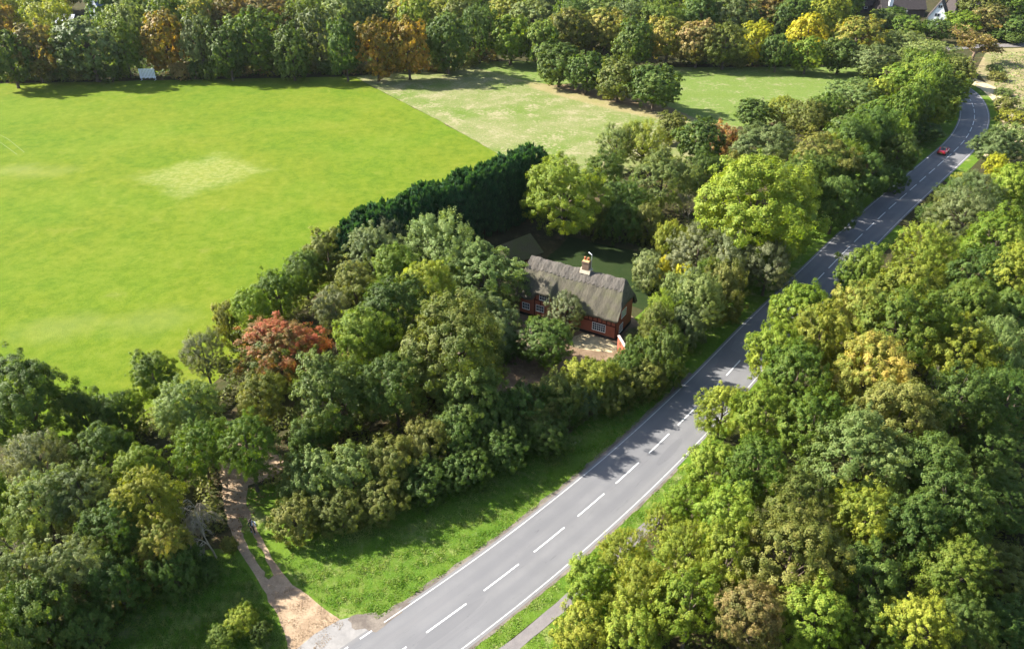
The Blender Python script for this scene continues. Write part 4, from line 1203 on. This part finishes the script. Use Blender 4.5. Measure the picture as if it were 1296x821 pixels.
for x in (-4.85,-4.0+.05,-2.45,-1.95): beam(x, x+.13, .39, 3.0 if x in (-4.85,-1.95) else 2.75, d=.03)
beam(-4.9,-1.8,2.76,2.9); beam(-2.4,-2.27,2.901,4.1,d=.03); beam(-4.75,-4.62,2.901,4.0,d=.03); beam(-4.61,-2.41,4.0,4.12,d=.03)
def window(cx_, cz, w, h, cols, rows, face='front'):
    fr_ = MB(); gl = MB(); t = .06; D = .05
    def bx(m, a0,a1,z0,z1,d0,d1):
        if face == 'front': m.box(a0,a1,-HD-d1,-HD-d0,z0,z1)
        else: m.box(HL+d0-.004,HL+d1-.004,a0,a1,z0,z1)
    a0, a1, z0, z1 = cx_-w/2, cx_+w/2, cz-h/2, cz+h/2
    bx(fr_,a0-t,a1+t,z0-t-.03,z0,.0,D+.02); bx(fr_,a0-t,a1+t,z1,z1+t,.0,D)
    bx(fr_,a0-t,a0,z0,z1,.0,D-.004); bx(fr_,a1,a1+t,z0,z1,.0,D-.004)
    f = fr_.obj('window', WHITE, house)
    bx(gl,a0,a1,z0,z1,.004,.018); gl.obj('pane', GLASS, f)
    for i in range(1, cols):
        b = MB(); x = a0 + w*i/cols; tw = .035 if i % 2 else .05; bx(b, x-tw/2,x+tw/2,z0,z1,.02,.045); b.obj('glazing_bar', WHITE, f)
    for i in range(1, rows):
        b = MB(); z = z0 + h*i/rows; bx(b, a0,a1,z-.018,z+.018,.02,.041); b.obj('glazing_bar', WHITE, f)
window(4.7,1.38,1.75,1.0,6,3); window(-3.35,3.45,1.35,.78,4,2); window(-3.95,1.65,1.1,.85,4,2); window(-6.1,1.45,1.0,.85,4,2)
window(-.95,1.15,1.05,1.05,3,3,'side'); window(-.35,3.1,1.45,.95,4,3,'side')
dr = MB().box(-.55,.4,-HD-.05,-HD-.003,.02,1.98).obj('door', TIMBER, house); MB().box(.26,.31,-HD-.09,-HD-.051,.95,1.07).obj('handle', METAL, dr)
# chimney
ch = MB().box(.85,1.81,-.42,.36,6.9,8.80).box(.80,1.86,-.47,.41,8.801,8.93).box(.85,1.81,-.42,.36,8.931,9.0)
cho = ch.obj('chimney', CHIMBRICK, house, bevel=.012)
MB().prism([(-.6,7.35),(.6,7.35),(.35,7.95),(-.35,7.95)],.62,2.04).obj('flashing', LEAD, cho)
MB().prism([(-.38,9.001),(.32,9.001),(.20,9.10),(-.23,9.10)],.88,1.78).obj('mortar_cap', FLAUNCH, cho)
for x in (1.08, 1.56):
    MB().tube([(x,-.02,9.07),(x,-.02,9.12),(x,-.02,9.40),(x,-.02,9.42),(x,-.02,9.49)],[.13,.14,.11,.14,.13],12).obj('chimney_pot', TERRA, cho, smooth=True)
ae = MB().tube([(1.95,.1,7.9),(1.95,.1,9.95)],.035,6).tube([(1.95,.1,9.9),(1.3,.55,9.95)],.03,6)
for i in range(5): ae.tube([(1.40+.12*i,.48-.08*i-.12,9.96),(1.40+.12*i,.48-.08*i+.12,9.94)],.012,4)
ae.obj('aerial', METAL, house)

# outbuilding behind
a, b = P(634,311,4.4), P(669.6,295.3,4.6); c = P(689,320,2.3)
ax = (b-a); ax.z = 0; L = ax.length; ang = math.atan2(ax.y, ax.x)
shed = empty('outbuilding', ((a.x+b.x)/2, (a.y+b.y)/2, 0), ang)
tag(shed, 'shaded outbuilding with a mossy green pitched roof behind the left end of the cottage', 'shed')
hd = 2.9
MB().prism([(-hd,2.25),(-hd-.02,2.38),(0,4.55),(hd+.02,2.38),(hd,2.25),(0,4.40)], -L/2-.3, L/2+.3).obj('roof', MOSSROOF_SHADED, shed)
MB().prism([(-hd+.35,0),(hd-.35,0),(hd-.35,2.4),(0,4.36),(-hd+.35,2.4)], -L/2, L/2).obj('wall', plain('weathered_boards',(.10,.08,.06)), shed)
MB().box(-.5,.5,-hd+.28,-hd+.345,.02,2.0).obj('door', TIMBER, shed)

# garden wall with pale coping
g0, g1 = P(781.5,443), P(794,459)
d = (g1-g0); gw = empty('garden_wall', (g0.x, g0.y, 0), math.atan2(d.y, d.x)); L = d.length
MB().prism([(0,0),(L,0),(L,1.55),(0,2.15)], -.11, .11, axis='y').obj('brickwork', BRICK, gw)
MB().prism([(-.04,2.152),(L,1.552),(L,1.64),(-.04,2.24)], -.15, .15, axis='y').obj('coping', COPING, gw)
tag(gw, 'short red brick garden wall with pale sloping coping at the corner of the cottage', 'wall')

# ------------------------------------------------------------------ sight screen
q = P(188, 101.5)
ss = empty('sight_screen', q, math.radians(3)); ss.scale = (.85, .85, .82)
tag(ss, 'white slatted sight screen standing at the far edge of the playing field', 'sight screen')
WW = plain('white_weathered_boards', (.74,.76,.80), .6, .3, nscale=2, var=.12)
for i in range(11):
    x = -2.55 + i*.48; lo = .55 + .12*((i*7) % 3); MB().box(x, x+.36, -.03, .0, lo, 3.9).obj('board', WW, ss)
for z in (1.0, 3.4): MB().box(-2.65,2.85,.001,.08,z,z+.12).obj('rail', WW, ss)
for x in (-2.3, 2.3):
    MB().box(x,x+.1,.081,.18,.0,3.8).box(x,x+.1,-.9,1.0,.0,.09).obj('leg', WW, ss)

# ------------------------------------------------------------------ car
def paint(name, c):
    m = NT(name); m.bsdf(c, .28, .5, coat=.8); return m.m
CARRED = paint('red_car_paint', (.42,.012,.022)); BLK = plain('black_trim', (.012,.012,.013), .5); CGL = NT('car_glass'); CGL.bsdf((.012,.014,.018), .05, .9); CGL = CGL.m
TYRE = plain('tyre_rubber', (.018,.018,.018), .9); RIM = plain('alloy_wheel', (.5,.5,.52), .3, .5, .8); LAMPR = plain('tail_lamp', (.35,.008,.008), .2, .6); PLATE = plain('yellow_plate', (.72,.55,.06), .5); SOFT = plain('black_soft_top', (.02,.021,.024), .8)
cp_ = P(1190.5, 192.5); sc_ = s_of(cp_)
xx, yy, nx_, ny_ = at_s(sc_); pos = roadpt(sc_, -1.5, .03)
hd_ = math.atan2(-nx_, ny_) + math.pi/2     # heading of travel
tx, ty = -ny_, nx_
head = math.atan2(ty, tx)
car = empty('red_car', pos, head)
tag(car, 'red low car with a black roof driving away on the far stretch of road', 'car')
L2, W2 = 2.02, .84
secs = [(-2.02,.42,.62,.70),(-1.96,.34,.80,.80),(-1.6,.26,.88,.84),(-1.0,.22,.90,.86),(0,.22,.88,.86),(.8,.22,.88,.86),(1.35,.24,.80,.84),(1.8,.28,.68,.78),(2.0,.36,.56,.66)]
def body_ring(x, zb, zt, w):
    zm = zb + (zt-zb)*.55
    return [(x,-w*.90,zb),(x,-w,zm-.12),(x,-w*.985,zm+.08),(x,-w*.86,zt-.03),(x,-w*.5,zt+.02),(x,w*.5,zt+.02),(x,w*.86,zt-.03),(x,w*.985,zm+.08),(x,w,zm-.12),(x,w*.90,zb)]
V = []; F = []
for s_ in secs: V += body_ring(*s_)
n = 10
for i in range(len(secs)-1):
    for k_ in range(n): F.append((i*n+k_, i*n+(k_+1)%n, (i+1)*n+(k_+1)%n, (i+1)*n+k_))
F.append(tuple(range(n))[::-1]); F.append(tuple(range((len(secs)-1)*n, len(secs)*n)))
bm_ = MB(); bm_.add(V, F); body = bm_.obj('body', CARRED, car, smooth=True)
def loft(rings, name, mat, par):
    V = []; F = []; n = len(rings[0])
    for r in rings: V += r
    for i in range(len(rings)-1):
        for k_ in range(n): F.append((i*n+k_, i*n+(k_+1)%n, (i+1)*n+(k_+1)%n, (i+1)*n+k_))
    F.append(tuple(range(n))[::-1]); F.append(tuple(range((len(rings)-1)*n, len(rings)*n)))
    m = MB(); m.add(V, F); return m.obj(name, mat, par, smooth=False, bevel=.02)
cab = [[(-1.35,-.70,.88),(-1.35,.70,.88),(.85,.70,.88),(.85,-.70,.88)],[(-.75,-.60,1.24),(-.75,.60,1.24),(.25,.60,1.24),(.25,-.60,1.24)]]
loft(cab, 'cabin_glass', CGL, car)
loft([[(-.80,-.615,1.235),(-.80,.615,1.235),(.30,.615,1.235),(.30,-.615,1.235)],[(-.7,-.54,1.31),(-.7,.54,1.31),(.2,.54,1.31),(.2,-.54,1.31)]], 'roof', SOFT, car)
for y in (-.66,.66):
    MB().tube([(-1.33,y*1.03,.90),(-.78,y*.92,1.25)],.045,5).obj('roof_pillar', CARRED, car)
    MB().tube([(.84,y*1.03,.90),(.28,y*.92,1.25)],.035,5).obj('windscreen_pillar', CARRED, car)
    MB().box(.45,.62,(.86 if y>0 else -1.0),(1.0 if y>0 else -.86),.86,.99).obj('door_mirror', CARRED, car, bevel=.02)
    MB().box(-2.045,-1.90,(.45 if y>0 else -.76),(.76 if y>0 else -.45),.62,.76).obj('tail_lamp', LAMPR, car, bevel=.015)
    MB().box(1.84,2.0,(.42 if y>0 else -.70),(.70 if y>0 else -.42),.52,.62).obj('headlamp', RIM, car, bevel=.02)
    for x in (-1.28, 1.28):
        s = 1 if y > 0 else -1
        w_ = MB().tube([(x,s*.70,.31),(x,s*.87,.31)],.31,20).obj('wheel', TYRE, car, smooth=False)
        MB().tube([(x,s*.871,.31),(x,s*.885,.31)],.20,12).obj('rim', RIM, w_)
MB().box(-2.06,-1.94,-.26,.26,.44,.55).obj('number_plate', PLATE, car); MB().box(-2.05,-1.85,-.72,.72,.24,.38).obj('bumper', BLK, car, bevel=.02)

# ------------------------------------------------------------------ person on the track
SKIN = plain('skin', (.45,.27,.19), .6); HAIR = plain('dark_hair', (.02,.015,.012), .6); COAT = plain('black_cloth', (.012,.012,.015), .9); BAGC = plain('pale_grey_cloth', (.30,.33,.39), .8, var=.15); SHOE = plain('pale_shoes', (.22,.24,.26), .7)
pp = P(320.5, 674)
per = empty('person', (pp.x, pp.y, .02), math.radians(-55))
tag(per, 'person in black clothes with a pale grey bag and scarf walking down the dirt track', 'person')
def skinned(name, verts, edges, radii, mat, par, root=0, lev=2):
    me = bpy.data.meshes.new(name); me.from_pydata(verts, edges, []); me.update()
    o = mesh_obj(name, me, mat, par)
    sk = o.modifiers.new('skin', 'SKIN'); o.modifiers.new('sub', 'SUBSURF').levels = lev; o.modifiers['sub'].render_levels = lev
    for i, r in enumerate(radii):
        rr = r if hasattr(r, '__len__') else (r, r)
        me.skin_vertices[0].data[i].radius = rr
    me.skin_vertices[0].data[root].use_root = True
    return o
# facing +x; stride with left leg forward
v = [(0,0,.92),(0,0,1.08),(0,0,1.28),(.01,0,1.42),(.02,0,1.50),           # pelvis..neck
     (0,.10,.88),(.16,.10,.50),(.20,.10,.09),                            # left leg
     (0,-.10,.88),(.02,-.10,.48),(-.22,-.10,.13),                        # right leg
     (0,.19,1.40),(.02,.25,1.13),(.20,.20,.99),                          # left arm
     (0,-.19,1.40),(.04,-.26,1.14),(.22,-.14,1.12),                      # right arm bent to the bag
     (.33,.10,.05),(-.10,-.10,.05)]
e = [(0,1),(1,2),(2,3),(3,4),(0,5),(5,6),(6,7),(0,8),(8,9),(9,10),(3,11),(11,12),(12,13),(3,14),(14,15),(15,16),(7,17),(10,18)]
r = [(.15,.12),(.14,.11),(.17,.12),(.11,.09),.055,(.095,.095),(.068,.068),(.045,.045),(.095,.095),(.068,.068),(.045,.045),(.065,.065),(.048,.048),(.036,.036),(.065,.065),(.048,.048),(.036,.036),(.035,.03),(.035,.03)]
skinned('body', v, e, r, COAT, per)
bm2 = bmesh.new(); bmesh.ops.create_uvsphere(bm2, u_segments=18, v_segments=14, radius=.105)
for q_ in bm2.verts:
    q_.co.z *= 1.22; q_.co.y *= .86
    if q_.co.x > .085 and abs(q_.co.y) < .02 and -.03 < q_.co.z < .02: q_.co.x += .022     # nose
    if q_.co.z < -.07: q_.co.x += .012
me = bpy.data.meshes.new('head'); bm2.to_mesh(me); bm2.free()
for p_ in me.polygons: p_.use_smooth = True
hdo = mesh_obj('head', me, SKIN, per); hdo.location = (.04,0,1.61); hdo.rotation_euler = (0,.25,0)
bm2 = bmesh.new(); bmesh.ops.create_uvsphere(bm2, u_segments=18, v_segments=14, radius=.122)
for q_ in bm2.verts:
    q_.co.z = q_.co.z*1.2 + .012; q_.co.y *= .92; q_.co.x -= .018
    if q_.co.x > .04 and q_.co.z < .06: q_.co.x = .04 - (q_.co.x-.04)*.6
me = bpy.data.meshes.new('hair'); bm2.to_mesh(me); bm2.free()
for p_ in me.polygons: p_.use_smooth = True
ho = mesh_obj('hair', me, HAIR, hdo)
for s_ in (-1, 1):
    MB().box(.088,.104,s_*.036-.010,s_*.036+.010,.0,.014).obj('eye', HAIR, hdo)
    h0 = Vector((.22,.20,.97)) if s_ > 0 else Vector((.24,-.13,1.12))
    hv = [(0,0,0),(.035,0,-.03)]; he = [(0,1)]; hr = [.026,.030]
    for k_ in range(4):
        y0 = -.027+.018*k_; Lf = (.030,.036,.034,.026)[k_]; i0 = len(hv)
        hv += [(.05,y0,-.045),(.05+Lf*.8,y0*1.15,-.062-Lf*.3),(.05+Lf,y0*1.15,-.075-Lf*.9)]; he += [(1,i0),(i0,i0+1),(i0+1,i0+2)]; hr += [.010,.0085,.007]
    i0 = len(hv); hv += [(.02,.03,-.03),(.045,.042,-.05)]; he += [(1,i0),(i0,i0+1)]; hr += [.011,.008]
    o = skinned('hand', hv, he, hr, SKIN, per, 1, 1); o.location = h0
for q0 in ((.20,.10),(-.22,-.10)):
    MB().prism([(-.05,.0),(.20,.0),(.21,.04),(.12,.09),(.03,.12),(-.05,.10)],q0[1]-.045,q0[1]+.045,axis='y').obj('shoe', SHOE, per, bevel=.012).location = (q0[0]-.02, 0, 0 if q0[0] > 0 else .05)
# scarf over the shoulder and bag carried in the crook of the arm
skinned('scarf', [(-.10,.04,1.50),(.02,.12,1.49),(.13,.08,1.36),(.16,.05,1.15),(.15,.06,.98)], [(0,1),(1,2),(2,3),(3,4)], [(.05,.03),(.07,.04),(.08,.03),(.09,.03),(.08,.025)], BAGC, per)
bg_ = MB().prism([(-.17,1.14),(.17,1.14),(.20,.84),(.12,.78),(-.12,.78),(-.20,.84)], .29, .40, axis='y')
bago = bg_.obj('shoulder_bag', BAGC, None, bevel=.03); bago.location = per.location; bago.rotation_euler = per.rotation_euler
MB().tube([(-.14,.345,1.13),(-.10,.28,1.30),(0,.19,1.45),(.10,.28,1.30),(.14,.345,1.13)],.012,5).obj('strap', BAGC, bago)
tag(bago, 'pale grey shoulder bag hanging at the side of the walking person', 'bag')

# ------------------------------------------------------------------ houses far off
DARKTILE = brick_material('dark_roof_tiles', (.07,.058,.055), (.05,.042,.042)); RENDERW = plain('white_render', (.78,.82,.84), .8, .1, nscale=.6, var=.06); BLUEROOF = plain('blue_grey_slate', (.09,.13,.26), .5, .4, nscale=.8)
def gable_house(name, loc, rz, L, W, he_, hr_, roofm, label, wins=(), wallm=None, chim=()):
    b = empty(name, loc, rz); wallm = wallm or RENDERW
    w = MB().prism([(-W/2,0),(W/2,0),(W/2,he_),(0,hr_),(-W/2,he_)], -L/2, L/2).obj('wall', wallm, b)
    k_ = (hr_-he_)/(W/2); o_ = .45
    MB().prism([(-W/2-o_,he_-k_*o_+.05),(0,hr_+.06),(W/2+o_,he_-k_*o_+.05),(W/2+o_,he_-k_*o_+.28),(0,hr_+.32),(-W/2-o_,he_-k_*o_+.28)], -L/2-.3, L/2+.3).obj('roof', roofm, b)
    for (face, u, z, ww, hh) in wins:
        f = MB(); p = MB()
        if face == 'end': f.box(-L/2-.05,-L/2-.003,u-ww/2,u+ww/2,z-hh/2,z+hh/2); p.box(-L/2-.07,-L/2-.051,u-ww/2+.12,u-.05,z-hh/2+.12,z+hh/2-.12).box(-L/2-.07,-L/2-.051,u+.05,u+ww/2-.12,z-hh/2+.12,z+hh/2-.12)
        else: f.box(u-ww/2,u+ww/2,-W/2-.05,-W/2-.003,z-hh/2,z+hh/2); p.box(u-ww/2+.12,u+ww/2-.12,-W/2-.07,-W/2-.051,z-hh/2+.12,z+hh/2-.12)
        fo = f.obj('window', WHITE, b); p.obj('pane', GLASS, fo)
    for (x, y, w_, h_, m_) in chim:
        MB().box(x-w_/2,x+w_/2,y-.5,y+.5,he_,h_).obj('chimney', m_, b)
    tag(b, label, 'house'); return b
def at_top(px, py, z): p = P(px, py, z); return Vector((p.x, p.y, 0))
p = at_top(1203, 5, 8.2)
gable_house('house', p + Vector((1.5,9,0)), math.radians(60), 12, 6.6, 2.6, 8.4, DARKTILE, 'white gabled house end with two small windows at the top right', (('end',0,6.6,1.5,1.2),('end',.3,3.6,1.9,1.3)))
p = at_top(1160, 2, 6.5)
gable_house('house', p + Vector((-2,9,0)), math.radians(0), 18, 9, 3.0, 7.4, DARKTILE, 'long dark-roofed house left of the far white gable', (('side',-5,2.2,1.4,1.0),('side',1,2.2,1.4,1.0)), wallm=DARKTILE, chim=((-5.5,-3.4,1.5,9.6,RENDERW),))
p = at_top(1106, -3, 6)
gable_house('house', p + Vector((0,4,0)), math.radians(4), 15, 9, 3.2, 8.2, DARKTILE, 'dark-roofed house left of the pale chimney stack at the top right', (('side',-3,2.2,1.4,1.0),), wallm=DARKTILE)
p = at_top(1232, -2, 6)
gable_house('house', p + Vector((0,4,0)), math.radians(-3), 12, 9, 3.2, 8.4, DARKTILE, 'dark-roofed house right of the white gable at the top right', (('side',-2,2.2,1.4,1.0),), wallm=DARKTILE)
p = at_top(131, -4, 9)
gable_house('house', p, math.radians(62), 11, 6.5, 5.0, 11.5, BLUEROOF, 'white rendered house end rising over the trees at the top left', (('end',0,6.2,1.2,1.2),))
p = at_top(84, 22, 10.5)
gable_house('house', p, math.radians(-18), 7, 6, 7.5, 11.2, BLUEROOF, 'small building with a blue-grey roof among the trees at the top left', wallm=BARK)

# ------------------------------------------------------------------ thin air haze
hz = MB().box(-1850, 1850, -1050, 2650, -1.0, 60.0).obj('haze', None)
hm = bpy.data.materials.new('haze_air'); hm.use_nodes = True; hn = hm.node_tree; hn.nodes.clear()
ho_ = hn.nodes.new('ShaderNodeOutputMaterial'); hv_ = hn.nodes.new('ShaderNodeVolumePrincipled')
hv_.inputs['Density'].default_value = .00003; hv_.inputs['Color'].default_value = (.86,.92,1,1); hv_.inputs['Anisotropy'].default_value = .2
hn.links.new(hv_.outputs[0], ho_.inputs['Volume']); hz.data.materials.append(hm); hz['kind'] = 'stuff'; hz['label'] = 'thin pale air haze over the whole place'
